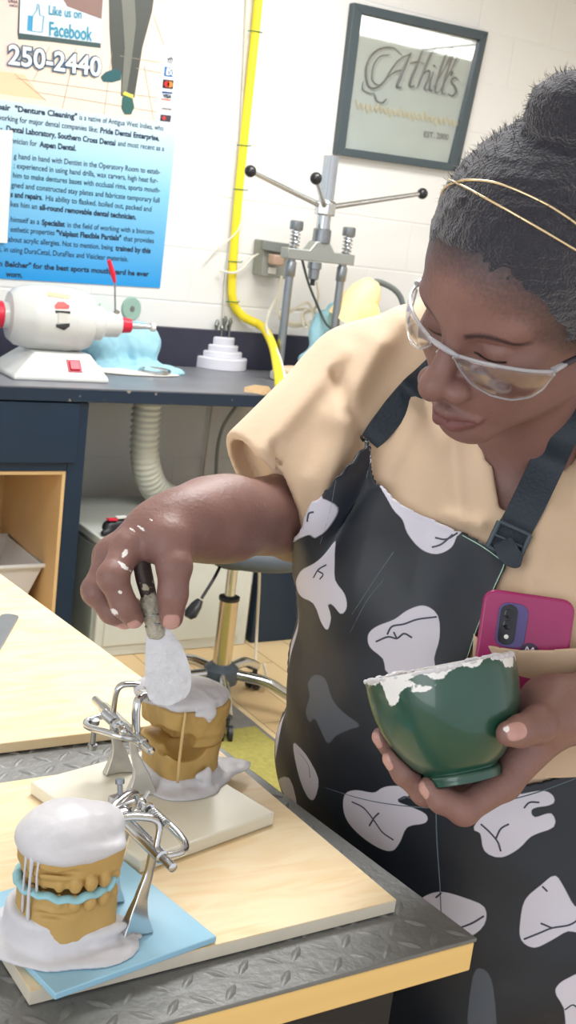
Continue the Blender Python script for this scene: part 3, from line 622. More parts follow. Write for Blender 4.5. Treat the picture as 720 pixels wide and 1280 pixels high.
# ------------------------------------------------------------------ polishing lathe
ly = 3.74; L_ = lambda x, y, Y=ly: onY(x, y, Y)
c = L_(64, 398); sc_ = np.linalg.norm(ray(64, 398) * (ly / ray(64, 398)[1])) / FOC     # metres per pixel there
lt = thing('polishing_lathe', (c[0], ly, DZ), 'off-white bench polishing lathe with red end caps and red rocker switch on the desk', 'polishing lathe')
en = mat('lathe_enamel', (214, 216, 214), .35, coat=.3); X1 = np.array([1., 0, 0]); ax_ = np.array([.995, -.09, 0]); ax_ /= np.linalg.norm(ax_)
cz = np.array([c[0], ly, c[2]])
R_ = 39 * sc_
MB().lathe([(R_ * .3, -54 * sc_), (R_ * .72, -52 * sc_), (R_ * .88, -44 * sc_), (R_ * .96, -30 * sc_), (R_ * .975, -29 * sc_), (R_, -20 * sc_), (R_, 22 * sc_), (R_ * .97, 23 * sc_), (R_ * .95, 36 * sc_), (R_ * .82, 47 * sc_), (R_ * .5, 51 * sc_)], cz, ax_, 48).build('motor_housing', en, lt, smooth=30)
MB().lathe([(R_ * .56, 44 * sc_), (R_ * .54, 62 * sc_), (R_ * .42, 66 * sc_), (R_ * .4, 84 * sc_), (R_ * .3, 88 * sc_)], cz + (0, 0, -.004), ax_, 36).build('shaft_neck', en, lt, smooth=30)
MB().lathe([(R_ * .2, 88 * sc_), (R_ * .26, 89 * sc_), (R_ * .22, 101 * sc_), (R_ * .1, 103 * sc_)], cz + (0, 0, -.004), ax_, 24).build('red_collar', M['red'], lt, smooth=30)
sp = MB().lathe([(R_ * .12, 100 * sc_), (R_ * .1, 112 * sc_), (R_ * .07, 128 * sc_)], cz + (0, 0, -.004), ax_, 16).build('spindle', M['chrome'], lt)
MB().lathe([(R_ * .06, 127 * sc_), (R_ * .14, 128 * sc_), (R_ * .14, 133 * sc_), (R_ * .08, 134 * sc_)], cz + (0, 0, -.004), ax_, 16).build('spindle_tip', M['offwhite'], sp)
MB().lathe([(R_ * .36, -60 * sc_), (R_ * .4, -58 * sc_), (R_ * .42, -52 * sc_)], cz, ax_, 24).build('end_boss', en, lt, smooth=30)
nn = 12; m_ = MB(); m_.lathe([(R_ * .3, -74 * sc_), (R_ * .4, -72 * sc_), (R_ * .42, -60 * sc_), (R_ * .34, -58 * sc_)], cz, ax_, 12)
m_.build('red_cap', M['red'], lt, bevel=.002); MB().lathe([(R_ * .12, -90 * sc_), (R_ * .14, -74 * sc_)], cz, ax_, 16).build('left_spindle', M['offwhite'], lt)
bx0, bx1 = L_(2, 440)[0], L_(118, 460)[0]; wx0, wx1 = L_(34, 440)[0], L_(102, 440)[0]; zt_ = DZ + .085
m_ = MB(); b4 = lambda x0, x1, y0, y1, z: [(x0, y0, z), (x1, y0, z), (x1, y1, z), (x0, y1, z)]
m_.add(b4(bx0, bx1, ly - .13, ly + .12, DZ) + b4(bx0, bx1, ly - .13, ly + .12, DZ + .014) + b4(wx0, wx1, ly - .075, ly + .07, zt_), [(3, 2, 1, 0), (0, 1, 5, 4), (1, 2, 6, 5), (2, 3, 7, 6), (3, 0, 4, 7), (4, 5, 9, 8), (5, 6, 10, 9), (6, 7, 11, 10), (7, 4, 8, 11), (8, 9, 10, 11)])
m_.build('foot', en, lt, bevel=.005, smooth=30)
nf = np.array([0, -(zt_ - DZ - .014), -.055 * -1]); nf = np.array([0, -.071, .055]); nf /= np.linalg.norm(nf); upf = np.array([0, .055, .071]); upf /= np.linalg.norm(upf)
cs_ = np.array([L_(79, 443)[0], ly - .104, DZ + .048])
MB().obox(cs_, X1 * .024, upf * .023, nf * .002).build('switch_plate', mat('plate_red', (170, 40, 60), .4), lt, bevel=.001)
MB().obox(cs_ + nf * .004, X1 * .017, upf * .016, nf * .004).build('switch', M['red'], lt, bevel=.002)
for dx in (-.085, .085): MB().cyl(cs_ + X1 * dx, cs_ + X1 * dx + nf * .003, .004).build('screw', M['steel'], lt)
def onlathe(x, y):                 # point on the drum seen through this pixel
    b_ = np.array([0, 0, CAMH]) - cz; d = ray(x, y); A2 = d - ax_ * (d @ ax_); B2 = b_ - ax_ * (b_ @ ax_)
    a, b, c_ = A2 @ A2, 2 * A2 @ B2, B2 @ B2 - (R_ + .0008) ** 2; t = (-b - math.sqrt(max(b * b - 4 * a * c_, 0))) / (2 * a); return d * t + CO
def lpatch(name, pts, rgb, lift=0):
    q = []; cc = np.mean(pts, 0); P3 = [onlathe(*p) for p in pts]; n_ = np.cross(P3[1] - P3[0], P3[2] - P3[0]); n_ /= np.linalg.norm(n_); n_ = n_ if n_[1] < 0 else -n_
    MB().prism([p + n_ * lift for p in P3], n_ * .001).build(name, mat(name + '_m', rgb, .4), lt, smooth=0)
lpatch('name_strip', [(58, 364), (88, 369), (87, 374), (59, 370)], (206, 196, 160))
lpatch('crest_label', [(68, 382), (72, 377), (80, 377), (87, 382), (86, 386), (69, 386)], (206, 70, 66)); lpatch('square_label', [(69, 388), (88, 389), (87, 408), (80, 413), (70, 409)], (48, 50, 52))
lpatch('square_label_face', [(73, 391), (85, 392), (84, 404), (73, 404)], (206, 206, 200), .0012)

tl = thing('red_handled_tool', L_(143, 398, ly - .01), 'thin metal tool with a red handle standing up from the lathe neck', 'hand tool')
MB().tube([L_(143, 398, ly - .03), L_(144, 385, ly - .03), L_(143.5, 351, ly - .03)], .003, 10).build('shaft', M['steel'], tl)
MB().tube([L_(143.5, 353, ly - .03), L_(141, 342, ly - .03), L_(136, 325, ly - .03)], [.005, .009, .007], 12).build('handle', M['red'], tl)
MB().tube([L_(147, 388, ly - .03), L_(144, 394, ly - .03), L_(140, 402, ly - .03)], [.009, .011, .006], 12).build('clamp', mat('clamp_grey', (130, 130, 122), .5, .4), tl)
gd = thing('grinding_disc', L_(165, 397, 3.92), 'round sage-green grinding disc standing on edge behind the lathe spindle', 'disc')
cg = L_(164, 386, 3.9); dn = np.array([.25, -.95, .05])
MB().lathe([(.006, -.006), (.038, -.006), (.042, -.003), (.042, .003), (.038, .006), (.006, .006)], cg, dn, 36).build('disc', mat('sage', (140, 172, 160), .7), gd, smooth=30)
MB().lathe([(.01, -.008), (.01, .009)], cg, -dn, 16).build('center_boss', M['steel'], gd)
pc = L_(126, 382, 3.86)
gd2 = setp(MB().lathe([(.004, -.006), (.034, -.006), (.036, .004), (.012, .005), (.01, .012)], pc, (.2, -.95, .3), 30).build('abrasive_wheel', mat('pale_wheel', (196, 216, 204), .7), None), 'small pale green-white abrasive wheel between the lathe neck and the blue cloth', 'wheel')
# blue cloth heap
c = L_(150, 428, 3.95)
dz_ = DZ - c[2]
heap(lambda p: smax(smins(.04, ell(p, c + (-.02, .05, 0), (.125, .09, .085)), ell(p, c + (.10, .04, -.005), (.07, .09, .075)), ell(p, (c[0] + .05, c[1] + .01, DZ), (.17, .1, .04)), ell(p, (c[0] + .19, c[1] - .06, DZ), (.05, .035, .018))) + .008 * vnoise(p, 22, 2) + .004 * vnoise(p, 60, 5), DZ + .001 - p[:, 2], .004),
     (c[0] - .25, c[1] - .2, DZ - .01), (c[0] + .28, c[1] + .2, DZ + .2), .006, 'blue_cloth', bluecloth, 'crumpled pale blue cloth heaped on the desk beside the lathe', 'cloth')
c = onZ(175, 468, DZ)
heap(lambda p: smax(smins(.02, ell(p, c, (.16, .05, .012)), ell(p, c + (-.12, .02, 0), (.08, .04, .012))) + .003 * vnoise(p, 30, 3), DZ + .0008 - p[:, 2], .002), c + [-.25, -.1, -.006], c + [.2, .1, .03], .005,
     'plaster_powder', mat('powder_white', (228, 224, 218), .9), 'spread of white plaster dust and scraps along the desk edge', 'plaster dust')['kind'] = 'stuff'
c = onZ(194, 462, DZ + .02)
rd = thing('metal_ring', (c[0], c[1], DZ + .012), 'oval silver metal ring dish lying at the front of the desk', 'ring dish')
th = np.linspace(0, 2 * math.pi, 40, endpoint=False)
MB().tube([(c[0] + .055 * math.cos(t), c[1] + .036 * math.sin(t), c[2] - .004 + .004 * math.sin(t)) for t in th], .006, 10, closed=True).build('rim', M['chrome'], rd)
MB().lathe([(0, -.004), (.03, -.002), (.052, .0)], (0, 0, 0), (0, 0, 1), 30).build('dish', M['steel'], rd)
q = bpy.data.objects['dish']; q.scale = (1, .65, 1); q.location = (0, 0, -.002)
for x, y in ((143, 444), (152, 443), (158, 446), (163, 444)):
    c = onZ(x, y, DZ + .045); o = MB().ball(c, (.012, .008, .006), 10).build('red_wax_piece', mat('wax_red', (226, 110, 110), .6), None, smooth=180)
    setp(o, 'small piece of pink-red wax lying on the blue cloth', 'wax piece', 'pink-red wax pieces on the blue cloth')

# bur stand
b0 = onZ(273, 462, DZ); by = b0[1] + .07; B_ = lambda x, y: onY(x, y, by); cx_ = B_(274, 440)[0]
bs = thing('bur_stand', (cx_, by, DZ), 'white tiered round stand holding small metal burs on the desk', 'bur stand')
def tier(r_, z0, z1): return [(r_ * .98, z0), (r_, z0 + .003), (r_, z1 - .004), (r_ - .004, z1)]
prof = tier(.112, 0, .045) + tier(.09, .045, .068) + tier(.072, .068, .092) + tier(.055, .092, .122) + [(.0, .122)]
MB().lathe(prof, (cx_, by, DZ), (0, 0, 1), 48).build('tiers', mat('stand_white', (226, 226, 236), .35), bs, smooth=30)
for k in range(13):
    a = 2.4 * k; r_ = .042 * math.sqrt((k + .5) / 13); x, y = cx_ + r_ * math.cos(a), by + r_ * math.sin(a); h_ = .035 + .045 * rng.random()
    m_ = MB().cyl((x, y, DZ + .12), (x, y, DZ + .122 + h_ * .6), .004, 8); m_.tube([(x, y, DZ + .122 + h_ * .6), (x, y, DZ + .122 + h_ * .8), (x, y, DZ + .123 + h_)], [.005, .009, .004], 8)
    setp(m_.build('bur', mat('bur_metal', (130, 134, 128), .4, .7), None), 'small metal bur standing in the top of the white tiered stand', 'bur', 'metal burs in the white tiered stand')
for x, y in ((297, 428), (302, 436), (305, 441)):
    c = B_(x, y); o = setp(MB().ball(c, (.011, .011, .009), 10).build('felt_cone', mat('felt', (226, 218, 200), .9), None, smooth=180), 'small cream felt tip on the right shoulder of the white tiered stand', 'felt tip', 'felt tips on the tiered stand')

# ------------------------------------------------------------------ work bench
BZ = .95
bench = thing('work_bench', (.0, 1.3, 0), 'work bench covered with dark tread plate and edged in yellow pine', 'work bench')
BX = .600; BY0 = .612; BY1 = 1.95; BX0 = -.9
e0 = onZ(597, 1172, BZ); e1 = onZ(290, 948, BZ)
XE = onZ(0, 727, BZ); XR = lambda y: float(e0[0] + (XE[0] - e0[0]) * (y - e0[1]) / (XE[1] - e0[1]))
BX = float((e0[0] + onZ(440, 1052, BZ)[0]) / 2); BY0 = float(e0[1])
tread = mat('tread_plate', (124, 125, 124), .5, .3, vary=.45, scale=9, bump=.35, bscale=120)
n, l = NT(tread); b = n['Principled BSDF']
qd = lambda d_, z: [(BX0, BY0 + d_, z), (XR(BY0) - d_, BY0 + d_, z), (XR(BY1) - d_, BY1 - d_, z), (BX0, BY1 - d_, z)]
MB().prism(qd(0, BZ - .004), (0, 0, .0035)).build('plate', tread, bench, bevel=.001)
m_ = MB(); pit = .0225; k = 0
def lozenge(mb, x, y, a):
    ca, sa = math.cos(a), math.sin(a); V = []; nseg = 8; L2, W2, H2 = .0112, .0036, .0018
    ts = [i / nseg * 2 * math.pi for i in range(nseg)]
    for rr, hh in ((1, 0), (.62, .75), (.0, 1)):
        for t in ts:
            c_, s_ = math.cos(t), math.sin(t); u = L2 * rr * c_; v_ = W2 * rr * s_ * (1 - .35 * abs(c_)); V.append((x + u * ca - v_ * sa, y + u * sa + v_ * ca, BZ - .0007 + H2 * hh))
    F = [(r_ * nseg + i, r_ * nseg + (i + 1) % nseg, (r_ + 1) * nseg + (i + 1) % nseg, (r_ + 1) * nseg + i) for r_ in (0, 1) for i in range(nseg)]
    mb.add(V, F)
ix = 0
x = XR(BY0) - .012
while x > .1:
    iy = 0; y = BY0 + .012
    while y < 1.7:
        if x < XR(y) - .01 and not (x < .56 and .70 < y < .90) and not (y > 1.06): lozenge(m_, x, y, math.pi / 4 if (ix + iy) % 2 else -math.pi / 4)
        y += pit; iy += 1
    x -= pit; ix += 1
m_.build('tread_pattern', tread, bench, smooth=60)
pine = mat('pine', (236, 198, 128), .5, vary=.12, scale=8)
n, l = NT(pine); mp = n.new('ShaderNodeMapping'); mp.inputs['Scale'].default_value = (.25, 4, 8)
tcn = [q for q in n if q.type == 'TEX_COORD'][0]; nzn = [q for q in n if q.type == 'TEX_NOISE'][0]; l.new(tcn.outputs['Object'], mp.inputs[0]); l.new(mp.outputs[0], nzn.inputs['Vector'])
MB().prism(qd(.001, BZ - .030), (0, 0, .0258)).build('wood_top', pine, bench, bevel=.0015)
MB().prism(qd(.04, 0), (0, 0, BZ - .031)).build('cabinet_body', mat('bench_black', (16, 18, 24), .6), bench, bevel=.003)

def plywood(name, rgb=(244, 222, 180)):
    m = mat(name, rgb, .5, vary=.06, scale=5); n, l = NT(m); b = n['Principled BSDF']
    tc = [q for q in n if q.type == 'TEX_COORD'][0]; mp = n.new('ShaderNodeMapping'); mp.inputs['Scale'].default_value = (3, 14, 3); mp.inputs['Rotation'].default_value = (0, 0, .35); l.new(tc.outputs['Object'], mp.inputs[0])
    wv = n.new('ShaderNodeTexNoise'); wv.inputs['Scale'].default_value = 4; wv.inputs['Detail'].default_value = 7; wv.inputs['Distortion'].default_value = 1.2; l.new(mp.outputs[0], wv.inputs['Vector'])
    cr_ = n.new('ShaderNodeValToRGB'); e = cr_.color_ramp.elements; e[0].position = .3; e[0].color = lin((228, 198, 150)); e[1].position = .62; e[1].color = lin(rgb); l.new(wv.outputs['Fac'], cr_.inputs[0])
    l.new(cr_.outputs[0], b.inputs['Base Color']); return m
ply = plywood('plywood', (236, 216, 180))
def slab(name, pts, z, th, m, label, cat, bevel=.0015, parent=None):
    q = [onZ(x, y, z + th) if len(p) == 2 else np.array(p) for p in pts for x, y in [(p[0], p[1])]]; q = [np.array([a[0], a[1], z]) for a in q]
    return setp(MB().prism(q, (0, 0, th)).build(name, m, parent, bevel=bevel), label, cat)
B1T = .011; q0 = onZ(38, 1240, BZ + B1T); q1 = onZ(495, 1126, BZ + B1T); q2 = onZ(274, 939, BZ + B1T); q3 = q0 + (q2 - q1); z_ = BZ + .001
# near board: pale ply face with a white edge
nb_ = thing('plywood_board', ((q0 + q2) / 2 * [1, 1, 0]) + [0, 0, z_], 'near plywood board with white edge, under the blue and white tiles', 'board')
MB().prism([np.array([q[0], q[1], z_ + B1T - .001]) for q in (q0, q1, q2, q3)], (0, 0, .001)).build('face_veneer', ply, nb_, smooth=0)
MB().prism([np.array([q[0], q[1], z_]) for q in (q0, q1, q2, q3)], (0, 0, B1T - .001)).build('core', mat('board_edge', (214, 206, 190), .6, vary=.15, scale=30), nb_, smooth=0)
NBZ = z_ + B1T
f0_ = onZ(100, 919, BZ + .012); f1_ = onZ(0, 934, BZ + .012); ydr = (f1_ - f0_) / np.linalg.norm(f1_ - f0_)
ex0 = onZ(0, 727, BZ + .012); 
# far board
fb = [np.array([XR(f0_[1]) - .001, f0_[1] + .0, 0]), np.array([XR(1.9) - .001, 1.9, 0]), np.array([-.6, 1.9, 0]), np.array([-.6, f0_[1] + .02, 0])]
sl = MB().prism([p + [0, 0, BZ + .0012] for p in fb], (0, 0, .011)).build('plywood_board', ply, None, bevel=.001); setp(sl, 'far plywood board lying on the bench beyond the grey tread strip', 'board')
FBZ = BZ + .0122
# steel ruler end at the left edge
a = onZ(12, 772, FBZ); b = onZ(-8, 806, FBZ); d_ = (b - a) / np.linalg.norm(b - a); s_ = np.array([d_[1], -d_[0], 0])
rl = []
for t in np.linspace(-math.pi / 2, math.pi / 2, 9): rl.append(a - d_ * (.008 * math.cos(t)) + s_ * (.011 * math.sin(t)))
rl += [b + d_ * .12 + s_ * .011, b + d_ * .12 - s_ * .011]; rl = [np.array([p[0], p[1], FBZ + .0005]) for p in rl]
setp(MB().prism(rl, (0, 0, .002)).build('steel_spatula', M['steel'], None, bevel=.0005), 'rounded end of a flat steel blade lying on the far plywood board', 'steel blade')

# tiles
blue = mat('blue_tile', (150, 196, 220), .3, vary=.03); wht = mat('white_tile', (226, 222, 206), .25, vary=.03)
TB = .005; r1 = onZ(271, 1171, NBZ + TB); r2 = onZ(69, 1243, NBZ + TB); r3 = onZ(150, 1072, NBZ + TB); r4 = r3 + (r2 - r1)
setp(MB().prism([np.array([q[0], q[1], NBZ + .0004]) for q in (r2, r1, r3, r4)], (0, 0, TB)).build('mixing_tile', blue, None, bevel=.0008), 'glossy light blue tile beneath the front dental model', 'tile')
TBZ = NBZ + TB + .0006
TW = .012; s1 = onZ(344, 1016, NBZ + TW); s2 = onZ(38, 977, NBZ + TW); sd = onZ(170, 1078, NBZ + TW)
# rectangle with edge directions: s1 right corner, s2 left corner
ydir = (s1 - sd); ydir[2] = 0; xx = ydir / np.linalg.norm(ydir); yy = np.array([-xx[1], xx[0], 0]); v_ = s2 - s1; ca, cb2 = v_ @ xx, v_ @ yy
cor = [s1, s1 + xx * ca, s2, s1 + yy * cb2]
setp(MB().prism([np.array([q[0], q[1], NBZ + .0004]) for q in cor], (0, 0, TW)).build('mixing_tile', wht, None, bevel=.0015), 'thick milky white tile beneath the rear dental model', 'tile')
TWZ = NBZ + TW + .0006
print('tiles', [np.round(c_, 3) for c_ in cor], BX, BY0)
# ------------------------------------------------------------------ dental models on chrome articulators
stone = mat('yellow_stone', (184, 150, 88), .55, vary=.12, scale=40, bump=.12, bscale=150)
plaster = mat('wet_plaster', (204, 203, 209), .42, vary=.03, bump=.2, bscale=70, spec=.4)
wax = mat('blue_bite_wax', (146, 196, 208), .35)
def arch(p, c, rx, ry, z0, z1, r_=.004, flare=0.0):
    """horseshoe-sided block: half ellipse towards -x, straight heel at +x"""
    q = p - np.array(c); x = q[:, 0].copy(); y = q[:, 1]; z = q[:, 2]
    k = 1 + flare * (z - z0) / (z1 - z0)
    xx = np.where(x < 0, x / (rx * k), x / (rx * .92 * k)); e = np.where(x < 0, 2.3, 5.0)
    d2 = ((np.abs(xx) ** e + np.abs(y / (ry * k)) ** e) ** (1 / e) - 1) * min(rx, ry)
    dz_ = np.maximum(z0 - z, z - z1); return np.minimum(np.maximum(d2 + r_, dz_ + r_), 0) + np.sqrt(np.maximum(d2 + r_, 0) ** 2 + np.maximum(dz_ + r_, 0) ** 2) - r_
def articulator(origin, ang, label, rear):
    ca, sa = math.cos(ang), math.sin(ang); R3 = np.array([[ca, -sa, 0], [sa, ca, 0], [0, 0, 1]]); O_ = np.array(origin)
    SC = .82 if not rear else .84
    T = lambda v: np.asarray(v, float) @ R3.T * SC + O_
    t = thing('dental_articulator', O_, label, 'dental articulator')
    def put(mb, name, m, parent=t, **k):
        m2 = MB(); m2.n = 0
        for v in mb.v: m2.v.append(T(v))
        m2.f = mb.f; m2.attrs = mb.attrs; return m2.build(name, m, parent, **k)
    rx, ry = .042, .038
    teeth = []
    for k in range(14):
        a = math.radians(-128 + 256 * k / 13); w_ = 1 if abs(k - 6.5) > 2.6 else .85
        teeth.append((-math.cos(a) * rx * .80 + .004, math.sin(a) * ry * .86, w_, a))
    def cast(p, z0, z1, up, seed):
        d = arch(p, (0, 0, 0), rx, ry, z0, z1, .003, .04 if up else -.05)
        zc = z0 if up else z1
        d = smin(d, smax(arch(p, (0, 0, 0), rx * .93, ry * .93, zc - .009, zc + .009, .003), -arch(p, (.01, 0, 0), rx * .55, ry * .5, zc - .02, zc + .02, .003), .004), .003)
        for x, y, w_, a in teeth:
            tz_ = zc - .0042 if up else zc + .004
            d = smin(d, ell(p, (x * 1.14, y * 1.14, tz_), (.0058 * w_, .0058 * w_, .0082)), .0009)
        d = smax(d, -(rc(p, (-rx * 1.06, -ry * .4, zc + (.007 if up else -.006)), (-rx * .2, -ry * 1.06, zc + (.008 if up else -.007)), .0022, .0022)), .003)
        return d + .0003 * vnoise(p, 200, seed)
    if not rear:
        zl, zu = .052, .068
        lo = sdfmesh(lambda p: cast(p, .014, zl - .004, False, 1), (-.055, -.055, .008), (.055, .055, .075), .0011); put(lo, 'lower_cast', stone, smooth=180)
        up = sdfmesh(lambda p: cast(p, zu + .006, .097, True, 2), (-.055, -.055, .05), (.055, .055, .105), .0011); put(up, 'upper_cast', stone, smooth=180)
        wp = []
        for k in range(40):
            a = math.radians(-118 + 236 * k / 39); wp.append((-math.cos(a) * rx * .99, math.sin(a) * ry * 1.02, .0585 + .0011 * math.sin(k * 1.7) + .001 * math.sin(k * .6)))
        wp = [(wp[0][0] + .006, wp[0][1] + .001, wp[0][2] + .010), (wp[0][0] + .004, wp[0][1], wp[0][2] + .003)] + wp
        put(MB().tube(spline(wp, 3), .0028, 8, flat=(1.5, .8)), 'bite_wax', wax, smooth=180)
        base = sdfmesh(lambda p: smax(smins(.008, ell(p, (-.002, 0, .0), (.058, .052, .010)), ell(p, (.02, -.02, 0), (.04, .04, .007)), ell(p, (-.02, .015, 0), (.05, .045, .006)), arch(p, (0, 0, 0), rx * 1.04, ry * 1.08, -.01, .021, .006, -.10), arch(p, (-.008, .004, 0), rx * 1.0, ry * 1.05, -.01, .034, .006, -.06), ell(p, (.022, -.034, .018), (.022, .007, .005))) + .001 * vnoise(p, 80, 3) + .0003 * vnoise(p, 250, 4), .0003 - p[:, 2], .001), (-.075, -.07, -.004), (.075, .07, .045), .0016)
        put(base, 'plaster_base', plaster, smooth=180)
        top = sdfmesh(lambda p: smins(.01, arch(p, (0, 0, 0), rx * 1.03, ry * 1.05, .090, .100, .005), ell(p, (-.004, 0, .098), (rx * .98, ry * .98, .026)), ell(p, (.028, 0, .104), (.02, .022, .012))) + .0009 * vnoise(p, 60, 6) + .0003 * vnoise(p, 200, 7), (-.06, -.06, .08), (.065, .06, .14), .0014)
        put(top, 'plaster_mound', plaster, smooth=180)
        dr = MB()
        for (x, y, z0, z1, r_) in ((-.0405, -.016, .03, .094, .0014), (-.0420, -.008, .036, .094, .0011), (-.0375, -.022, .062, .094, .0009)): dr.tube(spline([(x, y, z1), (x - .0012, y - .0006, (z0 + z1) / 2), (x + .0006, y + .001, z0)], 5), [r_ * q_ for q_ in (2.2, 1.6, 1.2, 1, .9, 1, 1.1, 1, 1.2, 1.3, .8)], 8)
        put(dr, 'plaster_drips', plaster, smooth=180)
        put(MB().ball((-.005, -ry * 1.035, .0935), (.0026, .001, .0016)), 'bubble_hole', M['black'], smooth=180)
        zt = .104; hx_ = .070; zh_ = .078; al = 1.15
    else:
        lo = sdfmesh(lambda p: smax(arch(p, (0, 0, 0), rx * .92, ry * .95, .010, .046, .004, .06) + .0015 * vnoise(p, 120, 8), -smin(ell(p, (.012, .028, .047), (.022, .026, .014)), rc(p, (.042, .012, .046), (.0, .045, .043), .009, .006), .004), .003), (-.055, -.055, .004), (.055, .055, .055), .0013); put(lo, 'lower_cast', stone, smooth=180)
        up = sdfmesh(lambda p: smax(smin(arch(p, (0, 0, 0), rx * .99, ry * 1.03, .060, .092, .003, .10), arch(p, (-.012, 0, 0), rx * .7, ry * .9, .044, .066, .005, .1), .005) + .0013 * vnoise(p, 100, 9), -smins(.004, rc(p, (.020, .05, .056), (.010, .01, .05), .013, .010), ell(p, (.036, .028, .052), (.022, .03, .019))), .004), (-.06, -.06, .035), (.06, .06, .1), .0013); put(up, 'upper_cast', stone, smooth=180)
        base = sdfmesh(lambda p: smax(smins(.008, ell(p, (-.006, -.006, 0), (.056, .052, .009)), ell(p, (-.055, .0, 0), (.035, .022, .004)), ell(p, (.01, .03, 0), (.04, .03, .007)), arch(p, (0, 0, 0), rx * .98, ry * 1.0, -.01, .014, .004), ell(p, (-.01, .042, .016), (.004, .004, .012)), ell(p, (-.002, .043, .018), (.008, .003, .004))) + .0012 * vnoise(p, 110, 3), .0003 - p[:, 2], .001), (-.1, -.07, -.004), (.075, .07, .035), .0016)
        put(base, 'plaster_base', plaster, smooth=180)
        top = sdfmesh(lambda p: smax(smins(.006, arch(p, (0, 0, 0), rx * 1.04, ry * 1.08, .090, .102, .005), ell(p, (.004, 0, .098), (rx * .95, ry * 1.0, .016)), ell(p, (.034, -.004, .1), (.026, .03, .012)), ell(p, (-.004, .043, .088), (.005, .003, .009)), ell(p, (.004, .044, .09), (.012, .003, .004))) + .0015 * vnoise(p, 60, 6) + .0007 * vnoise(p, 200, 7), ((p - [0, 0, .112]) @ np.array([-.25, -.1, .96])), .003), (-.06, -.06, .075), (.075, .06, .13), .0014)
        put(top, 'plaster_mound', plaster, smooth=180)
        el = MB().tube(spline([(.026, .043, .094), (.028, .045, .07), (.029, .046, .045), (.027, .044, .016)], 6), 8 * .0002, 8); put(el, 'elastic_band', mat('elastic_tan', (206, 176, 120), .6), smooth=180)
        zt = .102; hx_ = .074; zh_ = .068; al = 1.45
    # ---- metal frame: hinge axle along y at x = hx_
    ch = M['chrome']; zh = zh_; Hx = hx_
    r1_ = .0036
    m_ = MB()                                # upper bow: two arms from the plaster to the axle
    m_.tube(spline([(.036, .004, zt), (.055, .016, zt + .006), (.074, .026, zt + .003), (Hx, .030, zh + .002)], 7), .0042, 10, flat=(1.2, .75))
    m_.tube(spline([(.036, -.004, zt), (.055, -.014, zt + .004), (.072, -.022, zt - .001), (Hx, -.026, zh + .002)], 7), .0045, 10, flat=(1.2, .75))
    m_.tube([(.03, 0, zt - .002), (.05, 0, zt + .003), (.054, 0, zt + .003)], [.008, .009, .007], 10, flat=(1.1, .5))
    put(m_, 'upper_bow', ch, smooth=180)
    ax = put(MB().lathe([(r0, q0 * al) for r0, q0 in ((.002, -.05), (.0042, -.049), (.0042, -.034), (.0062, -.033), (.0062, .033), (.0042, .034), (.0042, .045), (.002, .046))], (Hx, 0, zh), (0, 1, 0), 18), 'hinge_axle', ch, smooth=30)
    m_ = MB()                                # back frame behind the axle, carrying the spring
    m_.tube(spline([(Hx, .036, zh), (Hx + .016, .034, zh + .004), (Hx + .028, .018, zh + .004), (Hx + .034, -.012, zh - .002), (Hx + .026, -.030, zh - .004), (Hx, -.034, zh - .002)], 7), .0036, 10)
    put(m_, 'rear_bow', ch, smooth=180)
    th = np.linspace(0, 2 * math.pi * 8, 130); sy0, sy1 = -.008, .016
    m_ = MB().tube([(Hx + .018 + .0048 * math.cos(a), sy0 + (sy1 - sy0) * i / 129, zh + .012 + .0048 * math.sin(a)) for i, a in enumerate(th)], .0009, 6); put(m_, 'spring', ch, smooth=180)
    m_ = MB().tube([(Hx + .018, -.012, zh + .012), (Hx + .018, .034, zh + .012)], .0022, 10); put(m_, 'spring_rod', ch, smooth=60)
    m_ = MB().lathe([(.003, 0), (.0062, .001), (.0062, .006), (.0035, .007)], (Hx + .018, .019, zh + .012), (0, 1, 0), 8); m_.ball((Hx + .018, .036, zh + .012), .0048); m_.tube([(Hx + .018, .036, zh + .012), (Hx + .027, .04, zh + .02)], .0018, 8); put(m_, 'adjusting_nut', ch, smooth=40)
    sx = .058 if not rear else Hx + .004
    bolt = MB(); 
    if rear: bolt.lathe([(.0048, -.032), (.0052, -.030), (.0052, -.026), (.0028, -.025), (.0028, -.004), (.0052, -.003), (.0052, .002), (.003, .003)], (Hx + .02, -.026, zh - .004), (0, 0, 1), 14)
    else: bolt.lathe([(.0042, .018), (.0042, .014), (.0024, .013), (.0024, -.006), (.004, -.007), (.004, -.012)], (.056, .019, zt + .004), (0, .25, 1), 14)
    put(bolt, 'clamp_screw', M['steel'], smooth=40)
    put(MB().obox((.056, .016, zt + .004), (.007, .0, .001), (-.002, .010, 0), (0, 0, .003)), 'clamp_block', ch, bevel=.001)
    for s_ in (-1, 1):                       # flared legs
        y0 = s_ * .024; prof = spline([(Hx, y0, zh), (Hx - .003, y0, zh - .02), (Hx - .008, y0 * 1.05, zh * .52), (Hx - .012, y0 * 1.1, .022), (Hx - .013, y0 * 1.12, .0006)], 6)
        w_ = np.interp(np.linspace(0, 1, len(prof)), [0, .25, .6, .8, 1], [.0055, .0048, .007, .011, .018])
        V = []; 
        for (x, y, z), ww in zip(prof, w_): V += [(x - ww * .9, y - ww * .45, z), (x - ww * .2, y - .003, z), (x + ww * .9, y - ww * .3, z), (x + ww * .9, y + ww * .3, z), (x, y + .0035, z), (x - ww * .9, y + ww * .45, z)]
        n_ = len(prof); F = [(i * 6 + k, i * 6 + (k + 1) % 6, (i + 1) * 6 + (k + 1) % 6, (i + 1) * 6 + k) for i in range(n_ - 1) for k in range(6)] + [tuple(range(6)), tuple((n_ - 1) * 6 + k for k in range(6))[::-1]]
        put(MB().add(V, F), 'leg', ch if not rear else mat('smeared_chrome', (196, 194, 188), .4, .6, vary=.25, scale=60), bevel=.0008, smooth=50)
    return t
a0_ = onZ(77, 1168, TBZ); fr_ang = math.radians(4)
